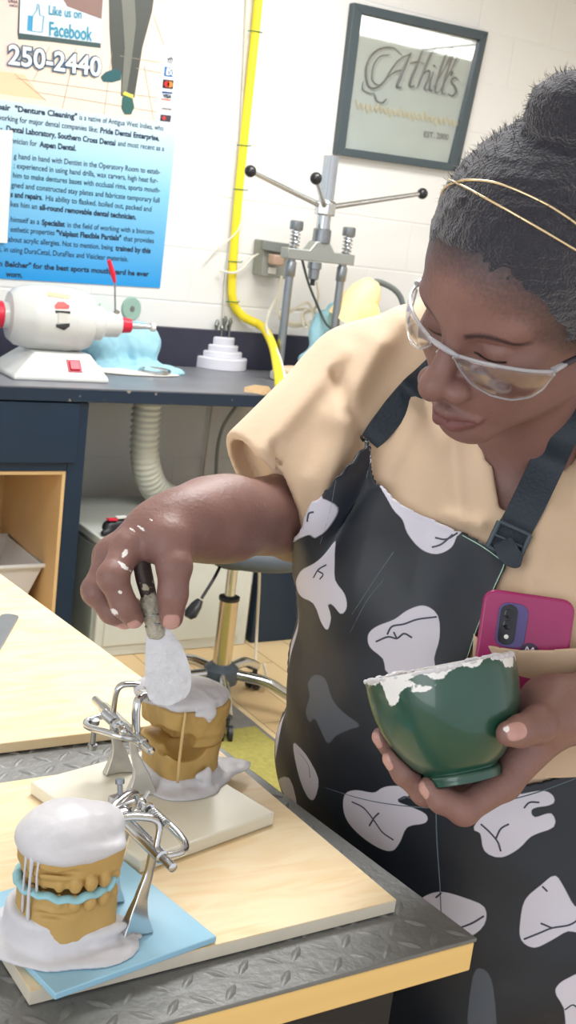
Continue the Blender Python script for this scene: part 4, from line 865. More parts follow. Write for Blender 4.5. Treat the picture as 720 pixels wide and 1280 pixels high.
articulator((a0_[0], a0_[1], TBZ), fr_ang, 'articulator with yellow casts, blue bite wax and domed plaster top on the blue tile', False)
a1_ = onZ(224, 968, TWZ)
articulator((a1_[0], a1_[1], TWZ), math.pi + math.radians(2), 'articulator with gaping yellow casts and flat wet plaster top on the white tile', True)
m_ = MB()
for x, y, s_ in ((166, 1176, .0035), (172, 1172, .0028), (158, 1170, .002)):
    c = onZ(x, y, TBZ); m_.ball(c + [0, 0, s_ * .3], (s_ * 1.3, s_, s_ * .5), 8)
setp(m_.build('plaster_crumbs', plaster, None, smooth=180), 'little white plaster crumbs on the blue tile beside the chrome foot', 'plaster crumbs')['kind'] = 'stuff'
# ------------------------------------------------------------------ the person
def mq(x, y, d): return np.array([(x - 360) / FOC * d, (y - 640) / FOC * d, d])
def q2w(v): return np.asarray(v) @ CM.T + CO
def w2q(v): return (np.asarray(v) - CO) @ CM
def pxof(q): return np.stack([q[:, 0] / q[:, 2] * FOC + 360, q[:, 1] / q[:, 2] * FOC + 640], 1)
Fw = np.array([-.88, -.47, 0]); Fw /= np.linalg.norm(Fw); Uw = np.array([0, 0, 1.]); Lw = np.cross(Uw, Fw)
Fq, Lq, Uq = Fw @ CM, Lw @ CM, Uw @ CM
RB = np.array([Fq, Lq, Uq])
def qsdf(fn, lo, hi, h):
    m_ = sdfmesh(fn, lo, hi, h); m_.qv = np.vstack(m_.v); m_.v = [q2w(m_.qv)]; return m_
foot_w = q2w(mq(600, 900, 1.27)) * [1, 1, 0]
who = thing('person', foot_w, 'person in beige scrubs and tooth-print apron bending over the bench with bowl and spatula', 'person')

# main joints (right, down, away in metres from the camera)
Sr = mq(457, 492, 1.27); Er = mq(378, 642, 1.25); Wr = mq(229, 652, 1.03)
Nk = mq(640, 430, 1.25); Sl = Sr + Lq * .36 + Uq * -.02
El = mq(870, 860, 1.12); Wl = mq(738, 886, 1.0)
HC = np.array([.199, -.182, 1.005])                                      # middle of the head
HF = np.array([-.75, .494, -.441]); HL = np.array([.656, .463, -.597]); HU = np.array([-.091, -.736, -.67])
HR = np.array([HF, HL, HU])
def hq(f, l, u): return HC + HF * f + HL * l + HU * u

def neckd(p): return smins(.03, rc(p, hq(-.03, 0, -.04), Nk + Fq * .01, .052, .056), rc(p, hq(-.005, .005, -.07), mq(655, 600, 1.20), .043, .05))
def torso(p, drape=False):
    d = ell(p, mq(612, 700, 1.23), (.125, .178, .17), RB)
    d = smin(d, ell(p, mq(592, 880, 1.255), (.165, .193, .19), RB), .05)
    d = smin(d, ell(p, mq(598, 1080, 1.275), (.155, .205, .2), RB), .06)
    for s_ in (-1, 1): d = smin(d, ell(p, mq(612, 730, 1.23) + Fq * .075 + Lq * .08 * s_, (.07, .075, .075), RB), .04)
    d = smins(.05, d, rc(p, Sr, Nk, .056, .078), rc(p, Sl, Nk, .056, .078))
    return d
# ---- head
def face(h):
    d = ell(h, (-.015, 0, .035), (.098, .074, .088))
    d = smin(d, ell(h, (.026, 0, .034), (.062, .064, .060)), .02)
    d = smin(d, ell(h, (.030, 0, -.034), (.054, .054, .064)), .025)
    for s_ in (-1, 1):
        d = smin(d, rc(h, (-.004, s_ * .047, -.058), (.066, s_ * .012, -.090), .017, .015), .022)
        d = smin(d, ell(h, (.056, s_ * .036, -.024), (.026, .024, .022)), .018)
        d = smin(d, rc(h, (.078, s_ * .012, .014), (.066, s_ * .044, .018), .011, .010), .012)
    d = smin(d, ell(h, (.060, 0, -.052), (.036, .036, .034)), .02)
    d = smin(d, ell(h, (.076, 0, -.091), (.016, .021, .013)), .018)
    for s_ in (-1, 1):
        d = smax(d, -ell(h, (.098, s_ * .031, -.004), (.018, .017, .012)), .012)
        d = smin(d, ell(h, (.0685, s_ * .031, -.004), (.0135, .0155, .0125)), .003)
        d = smax(d, -rc(h, (.0835, s_ * .020, -.0105), (.0765, s_ * .044, -.0095), .0012, .0012), .002)
        d = smax(d, -rc(h, (.0835, s_ * .020, .0045), (.0745, s_ * .043, .0045), .001, .001), .002)
    d = smin(d, rc(h, (.083, 0, .004), (.108, 0, -.030), .0075, .0105), .012)
    d = smin(d, sph(h, (.1125, 0, -.0340), .0118), .008)
    for s_ in (-1, 1): d = smin(d, ell(h, (.099, s_ * .0155, -.0385), (.012, .0095, .0095)), .005)
    for s_ in (-1, 1): d = smax(d, -ell(h, (.1045, s_ * .0075, -.0475), (.006, .0038, .005)), .003)
    lipu = smin(rc(h, (.0985, -.004, -.0655), (.0855, -.025, -.0705), .0062, .003), rc(h, (.0985, .004, -.0655), (.0855, .025, -.0705), .0062, .003), .005)
    lipl = smin(rc(h, (.0960, -.007, -.0775), (.086, -.021, -.074), .0075, .0035), rc(h, (.0960, .007, -.0775), (.086, .021, -.074), .0075, .0035), .006)
    d = smin(d, lipu, .004); d = smin(d, lipl, .004)
    d = smax(d, -smin(rc(h, (.1035, 0, -.0712), (.089, -.024, -.0722), .0011, .0011), rc(h, (.1035, 0, -.0712), (.089, .024, -.0722), .0011, .0011), .001), .002)
    d = smax(d, -rc(h, (.103, 0, -.052), (.1045, 0, -.060), .002, .002), .004)
    for s_ in (-1, 1):                       # ears
        e = smax(ell(h, (-.010, s_ * .0765, -.012), (.018, .009, .031)), -ell(h, (-.006, s_ * .0855, -.010), (.010, .007, .018)), .003); d = smin(d, e, .006)
    return d
def head_neck(p):
    h = (p - HC) @ HR.T
    d = smin(face(h), neckd(p), .022)
    return smins(.03, d, ell(p, mq(612, 700, 1.23), (.119, .172, .164), RB), rc(p, Sr, Nk, .048, .07), rc(p, Sl, Nk, .048, .07))
hm = qsdf(head_neck, (.055, -.36, .82), (.36, .06, 1.36), .0019)
# ---- arms and hands
def chain(p, pts, rs, k=.003):
    d = None
    for a, b, r1, r2 in zip(pts[:-1], pts[1:], rs[:-1], rs[1:]):
        e = rc(p, a, b, r1, r2); d = e if d is None else smin(d, e, k)
    return d
RF = {'index': ([mq(160, 684, 1.0), mq(141, 721, .982), mq(155, 756, .988), mq(167, 773, .996)], [.0130, .0122, .0108, .0088]),
      'middle': ([mq(141, 690, 1.020), mq(121, 738, 1.008), mq(140, 764, 1.012), mq(156, 774, 1.018)], [.0130, .0122, .0108, .0090]),
      'ring': ([mq(135, 694, 1.042), mq(125, 738, 1.034), mq(144, 762, 1.036), mq(162, 770, 1.040)], [.0125, .0115, .0102, .0085]),
      'pinky': ([mq(140, 696, 1.062), mq(134, 730, 1.058), mq(150, 750, 1.060), mq(166, 757, 1.060)], [.0115, .010, .009, .0078]),
      'thumb': ([mq(212, 676, 1.0), mq(218, 708, .988), mq(216, 743, .987), mq(214, 772, .994)], [.0175, .0138, .0125, .0100])}
def rhand(p):
    d = smins(.014, rc(p, Wr, mq(196, 662, 1.02), .0255, .024), rc(p, mq(205, 660, 1.02), RF['index'][0][0], .022, .0135), rc(p, mq(205, 660, 1.03), RF['middle'][0][0], .022, .0135), rc(p, mq(210, 662, 1.04), RF['ring'][0][0], .02, .0125), rc(p, mq(214, 664, 1.045), RF['pinky'][0][0], .02, .0115))
    d = smin(d, rc(p, Wr + (0, .004, -.004), RF['thumb'][0][0], .022, .0175), .014)
    d = smin(d, rc(p, mq(196, 684, 1.005), mq(172, 684, 1.005), .009, .010), .010)           # web of the thumb
    for k, (pts, rs) in RF.items():
        d = smin(d, chain(p, pts, rs, .0035), .006 if k != 'thumb' else .010)
        d = smin(d, sph(p, pts[1] + (0, 0, -.001), rs[1] * 1.05), .004)
        c = pts[1] + (0, 0, 0); ax_ = pts[2] - pts[1]; ax_ = ax_ / np.linalg.norm(ax_)
    for k in ('index', 'middle', 'ring'):                                                    # knuckle creases
        pts, rs = RF[k]; t = pts[2] - pts[0]; t /= np.linalg.norm(t); out = np.array([-.8, .1, -.6]); s_ = np.cross(t, out); s_ /= np.linalg.norm(s_)
        c = pts[1] + out / np.linalg.norm(out) * rs[1] * 1.08
        for dz_ in (-.0022, .0022): d = smax(d, -rc(p, c - s_ * .006 + t * dz_, c + s_ * .006 + t * dz_, .0006, .0006), .0018)
    return d
def rarm(p): return smin(smin(rc(p, Sr + (.01, .04, .0), Er, .044, .044), rc(p, Er, Wr + (Er - Wr) * .2, .0455, .031), .03), smin(rc(p, Wr + (Er - Wr) * .30, Wr, .030, .0255), rhand(p), .014), .04)
ra = qsdf(rarm, (-.20, -.16, .95), (.10, .13, 1.36), .0016)
LF = {'index': ([mq(630, 978, .962), mq(580, 1012, .945), mq(552, 1000, .942), mq(537, 984, .944)], [.0135, .0118, .0105, .0088]),
      'middle': ([mq(622, 960, .985), mq(532, 988, .968), mq(506, 966, .964), mq(491, 948, .962)], [.0135, .0118, .0104, .0086]),
      'ring': ([mq(626, 946, 1.005), mq(530, 975, .996), mq(497, 946, .988), mq(477, 921, .982)], [.013, .0110, .0098, .0082]),
      'pinky': ([mq(640, 930, 1.02), mq(560, 950, 1.022), mq(520, 930, 1.018), mq(500, 912, 1.014)], [.012, .010, .009, .0078]),
      'thumb': ([mq(692, 898, .972), mq(672, 906, .945), mq(650, 914, .926), mq(636, 917, .916)], [.0175, .0142, .0125, .0100])}
def lhand(p):
    d = smins(.014, rc(p, Wl, mq(688, 888, .99), .0265, .0255), *[rc(p, mq(690, 890 + dy, .99 + dd), LF[k][0][0], .023, .0135) for k, dy, dd in (('index', 6, -.005), ('middle', 2, .0), ('ring', -2, .008), ('pinky', -6, .012))])
    d = smin(d, rc(p, mq(705, 888, .985), LF['thumb'][0][0], .022, .0175), .012)
    for k, (pts, rs) in LF.items():
        d = smin(d, chain(p, pts, rs, .0035), .007 if k != 'thumb' else .010)
        d = smin(d, sph(p, pts[1], rs[1] * 1.04), .004)
    return d
def larm(p): return smin(rc(p, El, Wl + (El - Wl) * .2, .045, .034), smin(rc(p, Wl + (El - Wl) * .25, Wl, .034, .027), lhand(p), .014), .025)
# the bowl first, so that the fingers stop at its wall
bfoot = mq(578, 975, .958); bax = np.array([-.19, -.98, .13]); bax /= np.linalg.norm(bax)
BP = [(.0, 0), (.0285, 0), (.0315, .0015), (.0318, .0075), (.0300, .0095), (.0375, .0155), (.0475, .0290), (.0555, .0460), (.0598, .0630), (.0612, .0780), (.0612, .0905)]
BPa = np.array(BP[3:])
def bowld(p):
    v = p - bfoot; hgt = v @ bax; r_ = np.linalg.norm(v - hgt[:, None] * bax, axis=1); pr_ = np.interp(hgt, BPa[:, 1], BPa[:, 0]); pr_ = np.where(hgt < .0095, .031, pr_)
    return np.maximum((r_ - pr_) * .85, np.maximum(-hgt, hgt - .09))
la_ = qsdf(lambda p: smax(larm(p), -(bowld(p) - .0004), .0015), (.055, .10, .885), (.40, .30, 1.18), .0016)

def haird(p):
    h = (p - HC) @ HR.T
    d = ell(h, (-.023, 0, .046), (.106, .086, .094))
    d = smax(d, (h[:, 0] * .9 - h[:, 2] * .25 - .062), .01)
    d = smin(d, rc(h, (-.05, 0, .09), (-.052, 0, .125), .045, .03), .02)
    return d
body = MB(); Q = []
for m_ in (hm, ra, la_): body.add(m_.v[0], m_.f); Q.append(m_.qv)
Q = np.vstack(Q)
H_ = (Q - HC) @ HR.T
# attributes: nails, lips, plaster specks
nail = np.full(len(Q), -1.0)
def addnail(c, ax_, n_, w_, l_):
    global nail
    ax_ = np.array(ax_, float); ax_ /= np.linalg.norm(ax_); n_ = np.array(n_, float); n_ = n_ - ax_ * (n_ @ ax_); n_ /= np.linalg.norm(n_); s_ = np.cross(ax_, n_); v = Q - c
    a, b, z = v @ ax_, v @ s_, v @ n_; val = (1 - ((np.abs(a) / l_) ** 3 + (np.abs(b) / w_) ** 3) ** (1 / 3)) * w_; val = np.where((z > -.002) & (z < .02), val, -.01); nail = np.maximum(nail, val)
def fnail(F_, k, n_, w_=.0055, l_=.0065, sh=.15):
    pts, rs = F_[k]; ax_ = pts[3] - pts[2]; ax_ /= np.linalg.norm(ax_); addnail(pts[3] + ax_ * rs[3] * sh, ax_, n_, w_, l_)
fnail(RF, 'index', (-.25, -.1, -1), .0052, .0065, .3); fnail(RF, 'thumb', (.15, .0, -1), .0068, .0085, .1); fnail(RF, 'middle', (-.6, .4, -.8)); fnail(LF, 'thumb', (-.1, -.25, -1), .0068, .0080, .05)
for k in ('index', 'middle', 'ring'): fnail(LF, k, (-.75, .25, -.6), .005, .006, .2)
body.attrs['nail'] = nail
lipd = np.full(len(Q), -.01)
e = np.where(H_[:, 0] > .07, np.minimum(.0065 - np.abs(H_[:, 2] + .0705 + .07 * np.abs(H_[:, 1]) * .3) - np.maximum(0, np.abs(H_[:, 1]) - .014) * .45, .026 - np.abs(H_[:, 1])), -.01) + np.where(H_[:, 2] < -.071, .0045, 0)
body.attrs['lip'] = np.where(H_[:, 0] > .078, e, -.01)
brow = np.full(len(Q), -.01)
for s_ in (-1, 1):
    hl = H_[:, 1] * s_; u0 = .0150 - .5 * (hl - .032) ** 2 / .03; brow = np.maximum(brow, np.where((H_[:, 0] > .04), np.minimum(.0026 - np.abs(H_[:, 2] - u0), np.minimum(hl - .014, .054 - hl)), -.01))
body.attrs['brow'] = brow
lash = np.full(len(Q), -.01)
for s_ in (-1, 1):
    hl = H_[:, 1] * s_; lash = np.maximum(lash, np.where(H_[:, 0] > .04, np.minimum(.0012 - np.abs(H_[:, 2] + .0100 - .4 * (hl - .031) ** 2 / .03), .0145 - np.abs(hl - .031)), -.01))
body.attrs['lash'] = lash
pl = np.full(len(Q), -.01)
pq = pxof(Q)
for x, y, d_, rx_, ry_ in ((155, 708, .98, 9, 2.5), (150, 770 - 30, .98, 3, 2), (143, 765, 1.0, 5, 3), (176, 660, .99, 7, 1.5), (165, 662, .99, 4, 1.2), (189, 650, 1.0, 3, 1), (633, 911, .905, 3.5, 4), (156, 692, .97, 3, 5)):
    v = pq - [x, y]; a = -.6 if x < 200 else 0; vx = v[:, 0] * math.cos(a) - v[:, 1] * math.sin(a); vy = v[:, 0] * math.sin(a) + v[:, 1] * math.cos(a)
    pl = np.maximum(pl, np.where(Q[:, 2] < d_ + .035, (1 - np.sqrt((vx / rx_) ** 2 + (vy / ry_) ** 2)) * .002, -.01))
body.attrs['smear'] = pl
skin = mat('skin', (130, 96, 90), .48, spec=.45, vary=.2, scale=22, bump=.18, bscale=260, sub=.08)
attr_mix(skin, 'lip', (118, 76, 76), .002); attr_mix(skin, 'brow', (66, 48, 50), .0018, wob=.002, wscale=500); attr_mix(skin, 'lash', (24, 18, 22), .0005)
attr_mix(skin, 'nail', (190, 146, 138), .0004, .25); attr_mix(skin, 'smear', (232, 228, 226), .0003, .7, wob=.0036, wscale=420)
sd_h = .004 - haird(Q); body.attrs['scalp'] = np.where(Q[:, 2] < 1.2, sd_h, -.02)
attr_mix(skin, 'scalp', (66, 54, 58), .0045, wob=.006, wscale=330)
bo = body.build('body', skin, who, smooth=180)

# ---- hair
BUN = mq(722, 145, .915)
def hairfull(p):
    d = haird(p); d = smin(d, ell(p, BUN, (.040, .034, .038)), .008)
    return d + .0016 * vnoise(p, 300, 2) + .0016 * vnoise(p, 110, 5)
hr_m = qsdf(hairfull, (.05, -.38, .80), (.34, -.03, 1.16), .0024)
hairm = mat('hair', (50, 50, 60), .75, vary=.35, scale=160, bump=.9, bscale=420, spec=.25, sheen=.4)
hair = hr_m.build('hair', hairm, who, smooth=180)
hv = hr_m.qv; hb = bvh_of(hr_m)
# short flyaway curls over the hair surface
cn = MB(); sel = rng.choice(len(hv), 5200, replace=False); ctr = HC + HU * .03
V_ = []; F_ = []
for i in sel:
    p = hv[i]; c = BUN if np.linalg.norm(p - BUN) < .048 else ctr
    n_ = p - c; n_ /= np.linalg.norm(n_); t = np.cross(n_, rng.normal(size=3)); t /= np.linalg.norm(t); L_h = .0035 + .0045 * rng.random()
    hh = (p - HC) @ HR
    hh = HR @ (p - HC)
    if p[2] > 1.1 or (hh[0] > .03 and hh[2] < .098): continue
    p0 = p - n_ * .001; p1 = p0 + n_ * L_h * .6 + t * L_h * .3; p2 = p0 + n_ * L_h * .95 + t * L_h * .9; w_ = np.cross(n_, t) * .00022; k = len(V_)
    V_ += [p0 - w_, p0 + w_, p1 - w_, p1 + w_, p2]; F_ += [(k, k + 1, k + 3, k + 2), (k + 2, k + 3, k + 4)]
cn.add(q2w(np.array(V_)), F_); cn.build('stray_curls', mat('hair_curl', (58, 50, 54), .7), hair, smooth=180, kind='stuff')
# head bands: loops lying on the hair
def hit(bv, x, y):
    r_ = bv.ray_cast(Vector(CO.tolist()), Vector(ray(x, y).tolist())); return None if r_[0] is None else np.array(r_[0])
def loop_on(bv, a, b, c, centre, off, rr, name, m, parent):
    A, B, C_ = [hit(bv, *v) for v in (a, b, c)]; n_ = np.cross(B - A, C_ - A); n_ /= np.linalg.norm(n_); ce = centre - n_ * ((centre - A) @ n_)
    u = A - ce; u /= np.linalg.norm(u); v = np.cross(n_, u); pts = []
    for k in range(120):
        t = 2 * math.pi * k / 120; dr = math.cos(t) * u + math.sin(t) * v; o_ = ce + dr * .3
        h_ = bv.ray_cast(Vector(o_.tolist()), Vector((-dr).tolist()), .29)
        if h_[0] is not None: pts.append(np.array(h_[0]) + dr * off)
    pts = np.array(pts)
    for _ in range(2): pts = (np.roll(pts, 1, 0) + pts * 2 + np.roll(pts, -1, 0)) / 4
    return MB().tube(pts, rr, 8, closed=True).build(name, m, parent, smooth=180)
gold = mat('gold_band', (236, 214, 176), .25, .9)
hw = q2w(ctr[None])[0]
for k_, (a, b, c) in enumerate((((585, 226), (640, 236), (712, 274)), ((585, 236), (640, 266), (712, 308)))):
    o = loop_on(hb, a, b, c, hw, .0008, .0011, 'headband', gold, None); setp(o, ['thin gold headband wire, the upper of the two over the dark hair', 'thin gold headband wire, the lower of the two above the forehead'][k_], 'headband')

# ---- safety glasses
roll = math.radians(7.0)
GL = HL * math.cos(roll) - HU * math.sin(roll); GU = HU * math.cos(roll) + HL * math.sin(roll)
def gq(f, l, u): return HC + HF * f + GL * l + GU * (u - .005)
def gpt(phi, u, out=0): 
    a = math.radians(phi); return q2w(gq(.030 + (.070 + out) * math.cos(a) ** .9 if abs(phi) < 90 else .03, (.078 + out) * math.sin(a), u))
gt = thing('safety_glasses', q2w(gq(.09, 0, 0)), 'clear wraparound safety glasses with dark temple arms worn on the face', 'glasses')
lensm = bpy.data.materials.new('clear_lens'); lensm.use_nodes = True; n, l = NT(lensm); n.remove(n['Principled BSDF'])
tr = n.new('ShaderNodeBsdfTransparent'); tr.inputs[0].default_value = (.96, .965, .98, 1); gg = n.new('ShaderNodeBsdfGlossy'); gg.inputs['Roughness'].default_value = .06; mx = n.new('ShaderNodeMixShader'); lw = n.new('ShaderNodeLayerWeight'); lw.inputs[0].default_value = .25
mr = n.new('ShaderNodeMapRange'); mr.inputs['To Min'].default_value = .07; mr.inputs['To Max'].default_value = .6; l.new(lw.outputs['Facing'], mr.inputs[0])
l.new(mr.outputs[0], mx.inputs[0]); l.new(tr.outputs[0], mx.inputs[1]); l.new(gg.outputs[0], mx.inputs[2]); l.new(mx.outputs[0], n['Material Output'].inputs[0])
framem = mat('clear_frame', (226, 228, 236), .1, trans=.6, vary=.02, coat=.6)
topu = lambda s: .004 + .004 * math.sin(min(1, s) * math.pi) - .005 * s ** 2
botu = lambda s: float(np.interp(s, [0, .08, .2, .4, .6, .8, .93, 1], [-.001, -.009, -.018, -.0245, -.0265, -.024, -.017, -.006]))
for sd in (-1, 1):
    ph = np.linspace(9, 74, 28); rows = []
    for j in range(9):
        rows.append([gpt(sd * a, topu((a - 9) / 65) + (botu((a - 9) / 65) - topu((a - 9) / 65)) * j / 8, .002 * math.sin(math.pi * j / 8)) for a in ph])
    V = np.array(rows).reshape(-1, 3); nn = len(ph); F = [(j * nn + i, j * nn + i + 1, (j + 1) * nn + i + 1, (j + 1) * nn + i) for j in range(8) for i in range(nn - 1)]
    MB().add(V, F).build('lens', lensm, gt, smooth=180, solid=.0014)
    rim = rows[0] + [r_[-1] for r_ in rows[1:]] + rows[-1][::-1][1:] + [r_[0] for r_ in rows[::-1][1:-1]]
    rr = [.0015] * 28 + [.0008] * (len(rim) - 28); MB().tube(rim, rr, 8, closed=True).build('rim', framem, gt, smooth=180)
MB().tube([gpt(a, topu(0) + .001, .001) for a in np.linspace(-12, 12, 9)], [.0017, .0020, .0023, .0025, .0025, .0025, .0023, .0020, .0017], 10).build('bridge', framem, gt, smooth=180)
for sd in (-1, 1):
    MB().tube([q2w(gq(.098, 0, .002)), q2w(gq(.092, sd * .011, -.012)), q2w(gq(.087, sd * .013, -.02))], [.0018, .0022, .0016], 8).build('nose_pad', framem, gt, smooth=180)
    hg = gpt(sd * 74, .0005); t0 = w2q(hg[None])[0]
    MB().tube([hg, q2w(t0 - HF * .012 + GL * sd * .0012)], [.0038, .0032], 10, flat=(1, .7)).build('hinge_block', framem, gt, smooth=60)
    e_ = q2w(t0 - HF * .010 + GL * sd * .001); 
    MB().tube([e_, q2w(gq(.015, sd * .082, .003)), q2w(gq(-.02, sd * .0825, .004)), q2w(gq(-.048, sd * .080, -.008))], [.0028, .0026, .0026, .0024], 10, flat=(1, 1)).build('temple_arm', mat('temple_dark', (52, 44, 52), .3), gt, smooth=60)

# ---- scrub top
Hm = mq(337, 617, 1.185); hn = np.array([-.80, .52, -.28]); hn /= np.linalg.norm(hn)
vpoly = np.array([(604, 470), (613, 560), (618, 600), (624, 634), (634, 641), (650, 618), (690, 560), (720, 470), (700, 380), (600, 380)], float)
def px_sd(p, poly): return -polysd(pxof(p), poly) * p[:, 2] / FOC
def sleeve_r(p):
    d = rc(p, Sr + (.0, .0, .0), Hm + hn * .05, .073, .060)
    d = smin(d, rc(p, Sr + (.03, .05, -.02), Hm + (.03, .025, .01), .055, .045), .04)
    d = smax(d, (p - Hm) @ hn, .003)
    return d
FOLDS = [((452, 470), (430, 545), 1.19, .010), ((330, 590), (385, 525), 1.14, .012), ((385, 620), (415, 540), 1.16, .012), ((415, 610), (440, 555), 1.17, .008), ((345, 545), (395, 500), 1.2, .010),
         ((385, 680), (350, 600), 1.12, .007)]
def scrub(p):
    d = smin(torso(p) - .005, sleeve_r(p), .03)
    d = smin(d, smax(rc(p, Sl, El, .07, .062), (p - (El + (Wl - El) * .0)) @ ((El - Sl) / np.linalg.norm(El - Sl)), .004), .03)
    return d
def scrub_full(p):
    d = scrub(p)
    pq_ = pxof(p)
    # drape folds: long ridges running from the shoulder to the hem and across the chest
    fr_ = 0
    for (a, b, w_, am) in (((470, 430), (395, 600), 16, .0065), ((430, 440), (330, 560), 14, .005), ((400, 640), (440, 530), 12, .007), ((500, 400), (420, 520), 20, .006), ((455, 560), (420, 470), 10, -.006), ((560, 480), (575, 650), 10, .003), ((690, 640), (650, 780), 16, .004), ((720, 560), (672, 720), 12, -.003), ((365, 640), (345, 560), 9, -.004), ((600, 655), (560, 645), 10, .006), ((480, 600), (520, 520), 14, .003)):
        dd = linesd(pq_, [a, b]); fr_ = fr_ + am * np.exp(-(dd / w_) ** 2)
    d = d - 1.6 * fr_ * np.where(p[:, 2] < 1.3, 1, 0)
    d = d - .0012 * vnoise(p, 22, 3)
    sk = smin(neckd(p), ell(p, mq(612, 700, 1.23), (.119, .172, .164), RB), .03)
    # hollow the sleeve near its hem so that it stands off the arm
    ins = rc(p, Sr, Hm + hn * .05, .060, .0525); d = smax(d, -np.maximum(ins, -((p - Hm) @ hn + .02)), .002)
    vd = px_sd(p, vpoly); d = np.where(p[:, 2] < 1.22, d - .0022 * np.clip(1 - np.abs(vd - .008) / .008, 0, 1) ** .3 * (vd < .016), d)
    d = np.maximum(d, -np.maximum(np.maximum(vd, p[:, 2] - 1.22), -(sk + .004)))
    # open at the neck
    cut = -(smin(neckd(p), face((p - HC) @ HR.T), .02) - .006); d = np.where((pq_[:, 0] < 607) & (p[:, 2] < 1.25), smax(d, -(face((p - HC) @ HR.T) - .006), .004), smax(d, cut, .004))
    d = smax(d, (-(p - w2q(q2w(mq(600, 900, 1.27))[None])[0]) @ Uq) - .27, .004)     # hem below the waist
    return d
sm = qsdf(scrub_full, (-.09, -.34, .95), (.62, .40, 1.52), .0032)
beige = mat('beige_scrub', (208, 182, 154), .8, vary=.04, scale=8, bump=.25, bscale=35, sheen=.2)
top = sm.build('scrub_top', beige, who, smooth=180)
sb = bvh_of(sm)
# trousers, shoes
hipw = q2w(mq(600, 1080, 1.275)[None])[0]; trm = mat('trousers', (40, 44, 54), .8)
def legs(p):
    d = ell(p, (hipw[0], hipw[1], .84), (.15, .17, .12))
    for s_ in (-1, 1):
        h0 = hipw + Lw * .09 * s_; h0[2] = .82; kn = h0 + Fw * .03; kn[2] = .46; an = h0 - Fw * .01; an[2] = .085
        d = smin(d, smin(rc(p, h0, kn, .088, .062), rc(p, kn, an, .062, .048), .02), .03)
    return smax(d, .05 - p[:, 2], .004)
sdfmesh(legs, hipw * [1, 1, 0] + [-.3, -.3, .03], hipw * [1, 1, 0] + [.3, .3, 1.0], .009).build('trousers', trm, who, smooth=180)
for s_ in (-1, 1):
    h0 = hipw + Lw * .09 * s_; a = h0 - Fw * .04; b = h0 + Fw * .13; a[2] = b[2] = .04
    sdfmesh(lambda p: smax(smin(rc(p, a, b, .042, .036), rc(p, a + [0, 0, .02], a + [0, 0, .06], .036, .04), .03), .001 - p[:, 2], .003), np.minimum(a, b) + [-.1, -.1, -.04], np.maximum(a, b) + [.1, .1, .1], .005).build('shoe', mat('shoe_black', (24, 24, 28), .5), who, smooth=180)

# ---- apron, laid over a draped volume
def drape(p):
    d = torso(p) - .006
    d = smin(d, ell(p, mq(594, 985, 1.275), (.160, .226, .13), RB), .012)
    c = w2q(np.array([hipw[0], hipw[1], .60])[None])[0]
    d = smin(d, ell(p, c, (.165, .215, .42), RB), .05)
    return d
dm = qsdf(drape, (-.09, -.32, .95), (.62, .85, 1.55), .006); db = bvh_of(dm)
Ow = q2w(mq(592, 880, 1.25)[None])[0]
_db0 = db
class Over:
    """the draped volume, and above the waist whatever of the scrub top lies in front of it"""
    def ray_cast(s, o, d, *a):
        h1 = _db0.ray_cast(o, d, *a); h2 = sb.ray_cast(o, d, *a)
        if h2[0] is None: return h1
        u = (np.array(h2[0]) - Ow) @ Uw; v = (np.array(h2[0]) - Ow) @ Lw
        if h1[0] is None: return h2 if u > .02 and v < .1 else h1
        if u > .02 and v < .16 and h2[3] < h1[3]: return h2
        return h1
db = Over()
def st_of(w): w = np.asarray(w) - Ow; return np.stack([w @ Lw, w @ Uw], -1)
def px2st(x, y):
    h_ = hit(db, x, y)
    if h_ is None:
        best = None
        for k in range(1, 120):
            h_ = hit(db, x + k * (1 if x < 600 else -1), y)
            if h_ is not None: best = h_; break
        h_ = best
    return st_of(h_)
